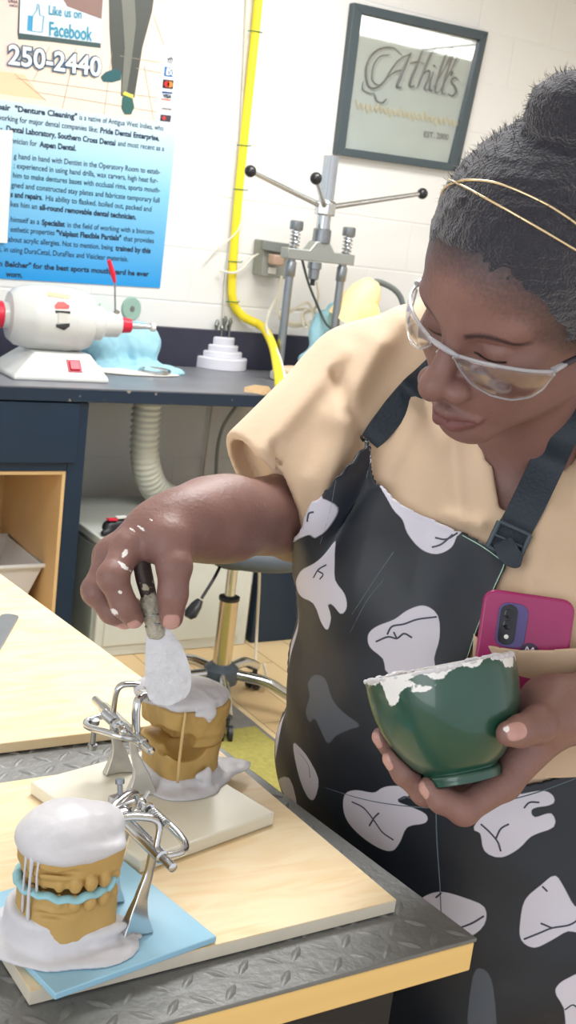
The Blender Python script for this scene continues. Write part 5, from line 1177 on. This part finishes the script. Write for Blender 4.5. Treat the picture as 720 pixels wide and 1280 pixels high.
def conform(poly, step, proj, bv, off, iters=2, along=False):
    """grid clipped to a polygon in 2-D; proj(u,v) -> origin, direction; the grid lies on the surface hit, raised by off"""
    poly = np.array(poly, float); lo, hi = poly.min(0) - step, poly.max(0) + step; nx, ny = (np.ceil((hi - lo) / step).astype(int) + 1)
    U, V = np.meshgrid(lo[0] + np.arange(nx) * step, lo[1] + np.arange(ny) * step, indexing='ij'); uv = np.stack([U.ravel(), V.ravel()], 1)
    sd = polysd(uv, poly)
    bad = (sd < 0) & (sd > -step * .75)                        # pull the outer ring onto the outline
    e = 1e-4
    for _ in range(2):
        q = uv[bad]; s0 = polysd(q, poly); gx = (polysd(q + [e, 0], poly) - s0) / e; gy = (polysd(q + [0, e], poly) - s0) / e; g = np.stack([gx, gy], 1); g /= np.linalg.norm(g, axis=1)[:, None] + 1e-9; uv[bad] = q - g * s0[:, None]
    keep = (sd > -step * .75).reshape(nx, ny)
    T_ = np.full(nx * ny, np.nan); Oo = np.zeros((nx * ny, 3)); Dd = np.zeros((nx * ny, 3))
    for i in np.nonzero(keep.ravel())[0]:
        o_, d_ = proj(*uv[i]); Oo[i], Dd[i] = o_, d_; h_ = bv.ray_cast(Vector(o_.tolist()), Vector(d_.tolist()))
        if h_[0] is not None: T_[i] = (np.array(h_[0]) - o_) @ d_ / (d_ @ d_)
    Tg = T_.reshape(nx, ny)
    for _ in range(iters):
        P_ = np.pad(Tg, 1, constant_values=np.nan); st_ = np.stack([P_[:-2, 1:-1], P_[2:, 1:-1], P_[1:-1, :-2], P_[1:-1, 2:], Tg, Tg])
        with np.errstate(all='ignore'):
            import warnings
            with warnings.catch_warnings(): warnings.simplefilter('ignore'); m2 = np.nanmean(st_, 0)
        Tg = np.where(np.isnan(Tg), Tg, m2)
    ok = keep & ~np.isnan(Tg); P3 = Oo + Dd * np.nan_to_num(Tg).ravel()[:, None]
    G = P3.reshape(nx, ny, 3); N_ = np.zeros_like(G)
    gu = np.zeros_like(G); gv = np.zeros_like(G); gu[1:-1] = G[2:] - G[:-2]; gv[:, 1:-1] = G[:, 2:] - G[:, :-2]
    okk = ok.copy(); okk[1:-1] &= ok[2:] & ok[:-2]; okk[:, 1:-1] &= ok[:, 2:] & ok[:, :-2]
    N_ = np.cross(gu, gv); ln = np.linalg.norm(N_, axis=2, keepdims=True); N_ = np.where(okk[..., None] & (ln > 1e-12), N_ / (ln + 1e-12), -Dd.reshape(nx, ny, 3) / (np.linalg.norm(Dd, axis=1).reshape(nx, ny, 1) + 1e-12))
    sgn = np.sign((N_ * -Dd.reshape(nx, ny, 3)).sum(2, keepdims=True)); N_ = N_ * np.where(sgn == 0, 1, sgn)
    of = off(uv[:, 0], uv[:, 1]).reshape(nx, ny, 1) if callable(off) else off
    for _ in range(5):                                   # carry the normals out to the border
        Nm = np.where(okk[..., None], N_, 0); Np = np.pad(Nm, ((1, 1), (1, 1), (0, 0))); Wp = np.pad(okk.astype(float), 1)
        a_ = sum(Np[1 + i:Np.shape[0] - 1 + i, 1 + j:Np.shape[1] - 1 + j] for i in (-1, 0, 1) for j in (-1, 0, 1)); w_ = sum(Wp[1 + i:Wp.shape[0] - 1 + i, 1 + j:Wp.shape[1] - 1 + j] for i in (-1, 0, 1) for j in (-1, 0, 1))
        new = (~okk) & (w_ > 0); an = a_ / (np.linalg.norm(a_, axis=2, keepdims=True) + 1e-9); N_ = np.where(new[..., None], an, N_); okk = okk | new
    if along: N_ = -Dd.reshape(nx, ny, 3) / (np.linalg.norm(Dd, axis=1).reshape(nx, ny, 1) + 1e-12)
    G = G + N_ * of
    idx = -np.ones((nx, ny), int); idx[ok] = np.arange(ok.sum())
    a, b, c, d_ = idx[:-1, :-1], idx[1:, :-1], idx[1:, 1:], idx[:-1, 1:]; m_ = (a >= 0) & (b >= 0) & (c >= 0) & (d_ >= 0)
    Fq_ = np.stack([a[m_], b[m_], c[m_], d_[m_]], 1)
    used = np.unique(Fq_); re = -np.ones(ok.sum(), int); re[used] = np.arange(len(used))
    return MB().add(G[ok][used], re[Fq_].tolist()), uv.reshape(nx, ny, 2)[ok][used]
st = px2st
aL = st(389, 634)
ap = [st(459, 544), st(464, 562), st(472, 586), st(485, 610), st(505, 631), st(530, 645), st(560, 656), st(590, 669), st(615, 684), st(637, 699), st(634, 712), st(618, 745), st(600, 790), st(588, 822), st(584, 860), st(600, 930), st(628, 984), st(680, 975), st(722, 962)]
tb_ = ap[-1][1]
ap += [np.array([.2, tb_ + .02]), np.array([.2, tb_ - .1]), np.array([.2, -.50]), np.array([-.2, -.50]), np.array([-.225, -.2]), np.array([-.228, -.11]), np.array([-.2, -.04]), np.array([-.178, .05]), np.array([-.165, .12]), aL, st(400, 604), st(430, 572)]
apw = MB()
def aproj(u, v): return Ow + Lw * u + Uw * v + Fw * .5, -Fw
def aoff(u, v):
    return .0035 + .0025 * np.clip(v * 12, 0, 1) + .0016 * np.sin(u * 60 + 4 * np.sin(v * 14)) * np.clip(-(v + .10) * 8, 0, 1) + .0012 * vnoise(np.stack([u, v, v * 0], 1), 30, 1) + .009 * np.clip((v - .10) * 12, 0, 1) * np.clip((-.03 - u) * 20, 0, 1)
am, auv = conform(ap, .0028, aproj, db, aoff, 7)
TE = dict(white=[[(462, 559), (474, 560), (474, 578), (459, 604), (463, 585), (457, 575)],
 [(388, 604), (397, 618), (403, 633), (400, 646), (391, 662), (385, 657), (375, 685), (367, 675), (366, 662), (372, 638), (380, 618)],
 [(425, 679), (409, 691), (386, 712), (380, 731), (386, 744), (401, 752), (409, 775), (416, 785), (421, 768), (418, 752), (425, 755), (433, 765), (440, 757), (438, 741), (428, 725), (428, 702)],
 [(484, 606), (496, 641), (507, 654), (512, 670), (528, 688), (549, 694), (568, 686), (575, 670), (580, 660), (540, 640), (500, 612)],
 [(533, 757), (552, 770), (554, 797), (546, 823), (544, 850), (491, 844), (483, 823), (467, 807), (465, 791), (475, 781), (496, 773), (512, 762)],
 [(344, 760), (349, 775), (353, 805), (351, 828), (345, 840)],
 [(331, 900), (345, 884), (356, 890), (353, 928), (337, 953), (323, 950)], [(371, 928), (387, 942), (402, 972), (398, 997), (389, 994), (376, 961)], [(350, 975), (367, 972), (377, 1005), (366, 1000)],
 [(434, 992), (448, 986), (470, 989), (480, 983), (492, 980), (512, 981), (514, 992), (500, 999), (514, 1005), (534, 1015), (534, 1026), (512, 1031), (503, 1050), (492, 1061), (470, 1053), (445, 1033), (434, 1014)],
 [(623, 992), (650, 990), (676, 986), (689, 992), (689, 1003), (664, 1008), (667, 1019), (687, 1014), (691, 1031), (664, 1042), (648, 1058), (626, 1069), (606, 1061), (601, 1039), (593, 1031)],
 [(528, 1122), (551, 1112), (581, 1119), (606, 1131), (606, 1153), (587, 1168), (570, 1158), (556, 1139), (539, 1133)],
 [(692, 1092), (676, 1103), (656, 1122), (650, 1150), (651, 1172), (667, 1182), (689, 1172), (709, 1161), (731, 1164), (731, 1131), (717, 1131), (703, 1106)],
 [(692, 1233), (709, 1218), (731, 1217), (735, 1289), (709, 1289), (703, 1256)], [(760, 1000), (790, 990), (800, 1030), (775, 1050)]],
 grey=[[(399, 844), (412, 849), (420, 873), (433, 889), (454, 905), (443, 910), (425, 918), (415, 928), (407, 913), (399, 897), (393, 902), (388, 889), (393, 870), (391, 855)], [(592, 1217), (606, 1210), (617, 1233), (619, 1290), (587, 1290)]])
def smooth_poly(pts): return spline(np.array(pts), 3, closed=True)
for key in ('white', 'grey'):
    a = np.full(len(auv), -.02)
    for poly in TE[key]:
        pp = np.array([px2st(*v) for v in poly]); a = np.maximum(a, polysd(auv, smooth_poly(pp)))
    am.attrs[key] = a
apm = mat('apron_black', (17, 27, 40), .5, vary=.3, scale=7, bump=.15, bscale=30, spec=.6)
attr_mix(apm, 'grey', (78, 86, 98), .0006); attr_mix(apm, 'white', (206, 204, 218), .0005)
apn = am.build('apron', apm, who, smooth=180, solid=.0022)
ab = bvh_of(am)
def conline(pts, rr, n_=5, lift=.0012, bv=None):
    out = []
    for x, y in spline(np.array(pts, float), n_):
        h_ = hit(bv or ab, x, y)
        if h_ is not None: r_ = ray(x, y); out.append(h_ - r_ / np.linalg.norm(r_) * lift)
    return MB().tube(out, rr, 5) if len(out) > 1 else None
def lines(name, m, parent, sets, rr, **k):
    mb = MB()
    for s_ in sets:
        t = conline(s_, rr, **k)
        if t: mb.add(t.v[0], t.f)
    return mb.build(name, m, parent, smooth=180)
lines('tooth_line_print', mat('print_line', (70, 74, 90), .5), apn, [[(392, 722), (398, 712), (408, 706)], [(398, 714), (404, 718), (400, 724)], [(470, 802), (485, 796), (496, 798), (505, 792), (515, 797)], [(484, 793), (490, 783), (505, 780), (522, 774), (546, 771)], [(496, 798), (492, 790)],
 [(440, 1002), (455, 1010), (468, 1026), (478, 1040), (492, 1050)], [(462, 1032), (468, 1022), (474, 1016)], [(498, 1000), (506, 996), (514, 998)], [(601, 1030), (612, 1040), (622, 1052), (626, 1064)], [(620, 1048), (626, 1036), (636, 1030)], [(655, 1010), (662, 1003), (674, 1003)], [(655, 1174), (675, 1166), (690, 1160), (712, 1156), (726, 1147)], [(676, 1154), (690, 1160)], [(574, 1160), (590, 1154), (605, 1145)], [(545, 1122), (552, 1116)],
 [(540, 684), (552, 680), (566, 668)], [(544, 672), (558, 674), (572, 666)], [(384, 652), (386, 642), (392, 640)], [(331, 951), (342, 942), (352, 936)], [(376, 942), (386, 956), (388, 972)], [(678, 1108), (684, 1114)], [(706, 1262), (716, 1256), (724, 1262)], [(468, 562), (466, 575)]], .0009)
lines('stitching', mat('thread_pale_green', (168, 206, 186), .6), apn, [[(400, 612), (428, 582), (452, 557), (458, 552), (466, 562), (470, 585), (482, 606), (500, 628)], [(578, 669), (604, 684), (626, 700), (630, 706), (616, 738), (596, 786), (584, 822)]], .00055)
lines('seam', mat('seam_dark', (92, 112, 124), .5), apn, [[(350, 958), (380, 974), (430, 992), (480, 1004), (545, 1010), (600, 1006), (660, 994), (722, 972)], [(545, 1012), (546, 1050), (550, 1110), (552, 1150)]], .0006)
lines('scratch_marks', mat('scratch', (110, 120, 130), .5), apn, [[(492, 690), (470, 722), (440, 768)], [(480, 724), (458, 752), (438, 790)], [(420, 600), (412, 640), (400, 680)]], .00028)

# straps and buckle
bb_ = bvh_of(body)
class Both:
    def ray_cast(s, o, d, *a):
        h1 = sb.ray_cast(o, d, *a); h2 = bb_.ray_cast(o, d, *a)
        if h2[0] is None: return h1
        if h1[0] is None or h2[3] < h1[3]: return h2
        return h1
both = Both()
def ribbon(name, pts, wds, m, parent, bv=None, lift=.004, th=.0022):
    """pts: (x, y) rest on the cloth below, (x, y, d) are placed at that depth"""
    P3 = []
    for p in pts:
        if len(p) == 3: P3.append(q2w(mq(*p)[None])[0])
        else:
            h_ = hit(bv, p[0], p[1]); r_ = ray(p[0], p[1]); P3.append(h_ - r_ / np.linalg.norm(r_) * lift)
    P3 = spline(P3, 6); w_ = np.interp(np.linspace(0, 1, len(P3)), np.linspace(0, 1, len(wds)), wds); V = []
    vd = np.array([0., 0, 0])
    for i, p in enumerate(P3):
        t = P3[min(i + 1, len(P3) - 1)] - P3[max(i - 1, 0)]; t /= np.linalg.norm(t); n_ = (CO - p); n_ /= np.linalg.norm(n_); s_ = np.cross(t, n_); s_ /= np.linalg.norm(s_); n_ = np.cross(s_, t)
        for a, b in ((-1, -1), (1, -1), (1, 1), (-1, 1)): V.append(p + s_ * w_[i] / 2 * a + n_ * th / 2 * b)
    k = len(P3); F = [(i * 4 + j, i * 4 + (j + 1) % 4, (i + 1) * 4 + (j + 1) % 4, (i + 1) * 4 + j) for i in range(k - 1) for j in range(4)] + [(3, 2, 1, 0), tuple((k - 1) * 4 + j for j in range(4))]
    return MB().add(V, F).build(name, m, parent, bevel=.0005, smooth=50)
strapm = mat('strap_navy', (34, 46, 58), .6, vary=.2, scale=60, bump=.3, bscale=300)
ribbon('strap', [(462, 552), (474, 538), (496, 510), (517, 486), (540, 466, 1.13), (580, 420, 1.2), (635, 372, 1.32)], [.020, .024, .026, .026, .026, .026, .026], strapm, apn, sb)
ribbon('strap', [(628, 690), (640, 668), (660, 630), (685, 578), (700, 545), (722, 500, 1.075), (752, 450, 1.12), (735, 385, 1.24), (660, 365, 1.33)], [.026, .030, .031, .031, .031, .030, .03, .03], strapm, apn, both, lift=.007)
bh = hit(sb, 636, 676); rv = ray(636, 676); rv /= np.linalg.norm(rv); bcn = bh - rv * .013
ta = math.radians(25); bu = D((math.cos(ta), math.sin(ta), -.1)); bu /= np.linalg.norm(bu); bv_ = np.cross(bu, -rv); bv_ /= np.linalg.norm(bv_); bn_ = np.cross(bu, bv_)
m_ = MB(); hw_, hh_ = .0150, .0125
for s_ in (-1, 1): m_.tube([bcn + bu * hw_ * s_ - bv_ * hh_, bcn + bu * hw_ * s_ + bv_ * hh_], .0024, 8); m_.tube([bcn - bu * hw_ + bv_ * hh_ * s_, bcn + bu * hw_ + bv_ * hh_ * s_], .0024, 8)
m_.tube([bcn - bu * hw_, bcn + bu * hw_], .0016, 8)
m_.build('buckle', mat('buckle_plastic', (58, 70, 80), .3), apn, smooth=60)
ribbon('strap_tail', [(628, 676), (636, 692), (646, 700), (652, 702)], [.018, .020, .016, .008], strapm, apn, sb, lift=.016)

# pocket and phone
def cproj(u, v): return CO.copy(), ray(u, v)
pk = [(592, 792), (606, 806), (640, 812), (680, 813), (790, 806), (800, 900), (780, 968), (640, 975), (600, 930), (588, 860)]
def poff(u, v): return np.interp(v, [800, 840, 930], [.028, .024, .006])
pm_, _ = conform(pk, 3.0, cproj, sb, poff, 12, True); pm_.build('pocket', beige, top, smooth=180, solid=.0018)
h0 = hit(sb, 660, 790); dep = w2q(h0[None])[0][2] - .005
tp_ = math.radians(8); px_ = np.array([math.cos(tp_), math.sin(tp_), -.12]); px_ /= np.linalg.norm(px_); pd_ = np.array([-math.sin(tp_), math.cos(tp_), .02]); pd_ -= px_ * (pd_ @ px_); pd_ /= np.linalg.norm(pd_); pn_ = np.cross(px_, pd_); pn_ = pn_ * (-1 if pn_[2] > 0 else 1)
pc0 = mq(606, 735, dep)                        # top left corner of the phone
def ph(a, b, n_=0): return q2w((pc0 + px_ * a + pd_ * b + pn_ * n_)[None])[0]
def rrect(x0, y0, x1, y1, r_, n0, th, seg=5):
    pts = []
    for cx, cy, a0 in ((x1 - r_, y1 - r_, 0), (x0 + r_, y1 - r_, 90), (x0 + r_, y0 + r_, 180), (x1 - r_, y0 + r_, 270)):
        for k in range(seg + 1): a = math.radians(a0 + 90 * k / seg); pts.append(ph(cx + r_ * math.cos(a), cy + r_ * math.sin(a), n0))
    return MB().prism(pts, D(pn_) * th)
pht = thing('smartphone', ph(.04, .16), 'smartphone in a magenta case sticking out of the scrub chest pocket', 'phone')
rrect(0, 0, .079, .13, .011, -.009, .010).build('case', mat('magenta_case', (158, 34, 98), .35, coat=.2), pht, bevel=.0025, segs=3)
rrect(.0145, .0095, .040, .048, .008, .001, .0012).build('camera_module', mat('module_violet', (84, 72, 132), .3), pht, bevel=.0004)
rrect(.0165, .011, .031, .046, .0068, .0022, .0012).build('lens_bar', mat('lens_bar', (28, 28, 38), .15), pht, bevel=.0004)
for b, r_, c_ in ((.019, .0042, (16, 16, 24)), (.0285, .0042, (16, 16, 24)), (.039, .0020, (240, 240, 236))):
    MB().lathe([(r_, 0), (r_, .0006), (r_ * .8, .0008)], ph(.0238, b, .0034), D(pn_), 20).build('camera_lens' if r_ > .003 else 'flash', mat('lens_glass', c_, .08), pht)
MB().lathe([(.0085, 0), (.0085, .0006)], ph(.0455, .050, .0008), D(pn_), 28).build('logo_disc', mat('logo_dark', (56, 34, 70), .3), pht)
lgm = MB()
mpt = [(-.0048, .0035), (-.0026, -.0035), (0, .001), (.0026, -.0035), (.0048, .0035)]
for a, b in zip(mpt[:-1], mpt[1:]): lgm.tube([ph(.0455 + a[0], .0485 + a[1], .0018), ph(.0455 + b[0], .0485 + b[1], .0018)], .0007, 6)
lgm.build('logo_mark', mat('logo_white', (232, 226, 236), .4), pht)
m_ = MB(); put_text(m_, 'motorola', ph(.0385, .040, .0012), ph(.0385, .022, .0012), D(pn_), .0002, .02); m_.build('module_lettering', mat('letter_blue', (120, 130, 190), .4), pht, smooth=0)

# ---- mixing bowl
prof = [(r_, h_) for r_, h_ in BP] + [(.0602, .0915), (.0588, .0905), (.0585, .078), (.0572, .063), (.053, .047), (.045, .031), (.034, .018), (.0, .0125)]
bw = thing('mixing_bowl', q2w(bfoot[None])[0], 'dark green rubber mixing bowl smeared with white plaster, held in one hand', 'bowl')
bm_ = MB().lathe(spline(np.array(prof), 3).tolist(), q2w(bfoot[None])[0], D(bax), 96)
bq = w2q(np.vstack(bm_.v)); bp = pxof(bq); vv_ = bq - bfoot; hg = vv_ @ bax
ang = np.arctan2(vv_ @ np.cross(bax, [0, 0, 1.]), vv_ @ np.array([0, 0, -1.]))
frq = bq[:, 2] < .985
res = np.full(len(bq), -.01)
res = np.maximum(res, (hg - (.0892 - .0030 * np.clip(np.sin(ang * 3 + 1), -.2, 1) - .003 * np.sin(ang * 11)))) 
for poly in ([(472, 848), (500, 846), (508, 856), (500, 866), (497, 880), (490, 884), (484, 876), (480, 860)], [(505, 856), (540, 856), (538, 862), (522, 866), (510, 862)], [(628, 818), (642, 822), (640, 834), (630, 832)], [(540, 832), (470, 856), (475, 850), (540, 826)]):
    res = np.maximum(res, np.where(frq, polysd(bp, smooth_poly(poly)) * .00064, -.01))
inn_ = np.arange(len(bq)) // 96 > 33
res = np.where(inn_, .01, res)
bm_.attrs['residue'] = res
gr = mat('green_rubber', (26, 72, 58), .3, vary=.18, scale=30, coat=.5, bump=.06, bscale=60)
attr_mix(gr, 'residue', (232, 231, 232), .0004, .6, wob=.004, wscale=260)
bm_.build('shell', gr, bw, smooth=60)
# lumps of plaster on the rim
def rimfn(p):
    v = p - bfoot; h_ = v @ bax; r_ = np.linalg.norm(v - h_[:, None] * bax, axis=1); a = np.arctan2(v @ np.cross(bax, [0, 0, 1.]), v @ np.array([0, 0, -1.]))
    return np.sqrt((r_ - .0602) ** 2 + (h_ - .0905) ** 2) - (.0016 + .0009 * np.sin(a * 5 + 1) + .0006 * np.sin(a * 17) * np.sin(a * 3) + .0004 * np.sin(a * 41 + 2 * np.sin(a * 7)))
rimm = qsdf(lambda p: rimfn(p) + .0005 * vnoise(p, 500, 3), mq(440, 800, .90) - [0, .02, 0], mq(665, 885, 1.05), .0011)
rimm.build('rim_plaster', plaster, bw, smooth=180)
MB().lathe([(.0, .028), (.03, .0275), (.045, .0335)], q2w(bfoot[None])[0], D(bax), 40).build('plaster_mix', plaster, bw, smooth=180)

# ---- spatula
tipw = onZ(212, 874, TWZ + .097); dt_ = w2q(tipw[None])[0][2]
def sdep(y): return float(np.interp(y, [680, 780, 880], [1.000, 1.010, dt_ - .004]))
sp = thing('plaster_spatula', q2w(mq(212, 878, sdep(878))[None])[0], 'plaster-coated spatula with dark worn handle held over the rear dental model', 'spatula')
rows = [(194, 783, 13), (197, 790, 15), (201, 800, 19), (205, 815, 24), (208, 830, 27), (210, 845, 29), (211, 858, 28.5), (211.5, 867, 26.5), (212, 874, 22), (212, 879, 15), (212, 881, 8)]
rs = spline(np.array(rows, float), 4); gb = MB(); V = []; nW = 15
for (x, y, w_) in rs:
    d_ = sdep(y)
    for j in range(nW):
        t = -1 + 2 * j / (nW - 1); sx_ = math.cos(.18) ; sy_ = -math.sin(.18)
        bulge = .0022 * (1 - abs(t) ** 3) * (1 if y > 795 else .5)
        V.append(mq(x + w_ * t * sx_, y + w_ * t * sy_, d_ - .001) + [0, 0, -bulge])
V = np.array(V); V = V + np.outer(vnoise(V, 130, 4) * .0009 + vnoise(V, 400, 8) * .0004, [0, 0, 1.]); nR = len(rs)
Vb = np.array([mq(x + w_ * (-1 + 2 * j / (nW - 1)) * .984, y - w_ * (-1 + 2 * j / (nW - 1)) * .179, sdep(y) + .0012) for (x, y, w_) in rs for j in range(nW)])
F = []
for k_, o_ in ((0, 0), (1, nR * nW)):
    F += [(o_ + i * nW + j, o_ + i * nW + j + 1, o_ + (i + 1) * nW + j + 1, o_ + (i + 1) * nW + j) for i in range(nR - 1) for j in range(nW - 1)]
ring = [i for i in range(nW)] + [i * nW + nW - 1 for i in range(1, nR)] + [(nR - 1) * nW + j for j in range(nW - 2, -1, -1)] + [i * nW for i in range(nR - 2, 0, -1)]
F += [(ring[i], ring[(i + 1) % len(ring)], ring[(i + 1) % len(ring)] + nR * nW, ring[i] + nR * nW) for i in range(len(ring))]
blm = mat('blade_plaster', (206, 206, 212), .35, vary=.16, scale=60, bump=.9, bscale=110)
gb.add(q2w(np.vstack([V, Vb])), F); gb.build('blade', blm, sp, smooth=50)
hd = mat('spatula_handle', (66, 56, 54), .5, vary=.5, scale=120, bump=.5, bscale=120); n, l = NT(hd); b = n['Principled BSDF']
tc = n.new('ShaderNodeTexCoord'); nz = n.new('ShaderNodeTexNoise'); nz.inputs['Scale'].default_value = 130; nz.inputs['Detail'].default_value = 3; l.new(tc.outputs['Object'], nz.inputs['Vector'])
mr = n.new('ShaderNodeMapRange'); mr.inputs[1].default_value = .58; mr.inputs[2].default_value = .62; l.new(nz.outputs['Fac'], mr.inputs[0])
mx = n.new('ShaderNodeMix'); mx.data_type = 'RGBA'; mx.inputs[7].default_value = lin((196, 186, 166)); l.new(b.inputs['Base Color'].links[0].from_socket, mx.inputs[6]); l.new(mr.outputs[0], mx.inputs[0]); l.new(mx.outputs[2], b.inputs['Base Color'])
hp_ = [(174, 690, .0085), (177, 705, .0095), (181, 725, .0095), (186, 745, .0085), (190, 757, .0080), (191, 766, .0088), (193, 772, .0082), (194, 780, .0084), (195, 788, .0080)]
MB().tube([q2w(mq(x, y, sdep(y) + .002)[None])[0] for x, y, _ in hp_], [r_ for _, _, r_ in hp_], 16, flat=(1, .75)).build('handle', hd, sp, smooth=60)
fe = qsdf(lambda p: rc(p, mq(187.5, 752, sdep(752)), mq(194.5, 787, sdep(787)), .0088, .0086) + .0012 * vnoise(p, 260, 3), mq(165, 735, sdep(750)) - [0, 0, .02], mq(222, 805, sdep(790)) + [0, 0, .02], .0009); fe.build('ferrule', mat('crusted_ferrule', (176, 170, 156), .7, vary=.45, scale=260, bump=.6, bscale=300), sp, smooth=180)
m_ = MB()
for y, x in ((769, 192), (781, 194.5)): m_.tube([q2w(mq(x + dx, y - dx * .2, sdep(y) - .0092 + abs(dx) * .0003)[None])[0] for dx in (-13, -6, 0, 6, 13)], .0009, 6)
m_.build('wire_binding', M['steel'], sp, smooth=180)
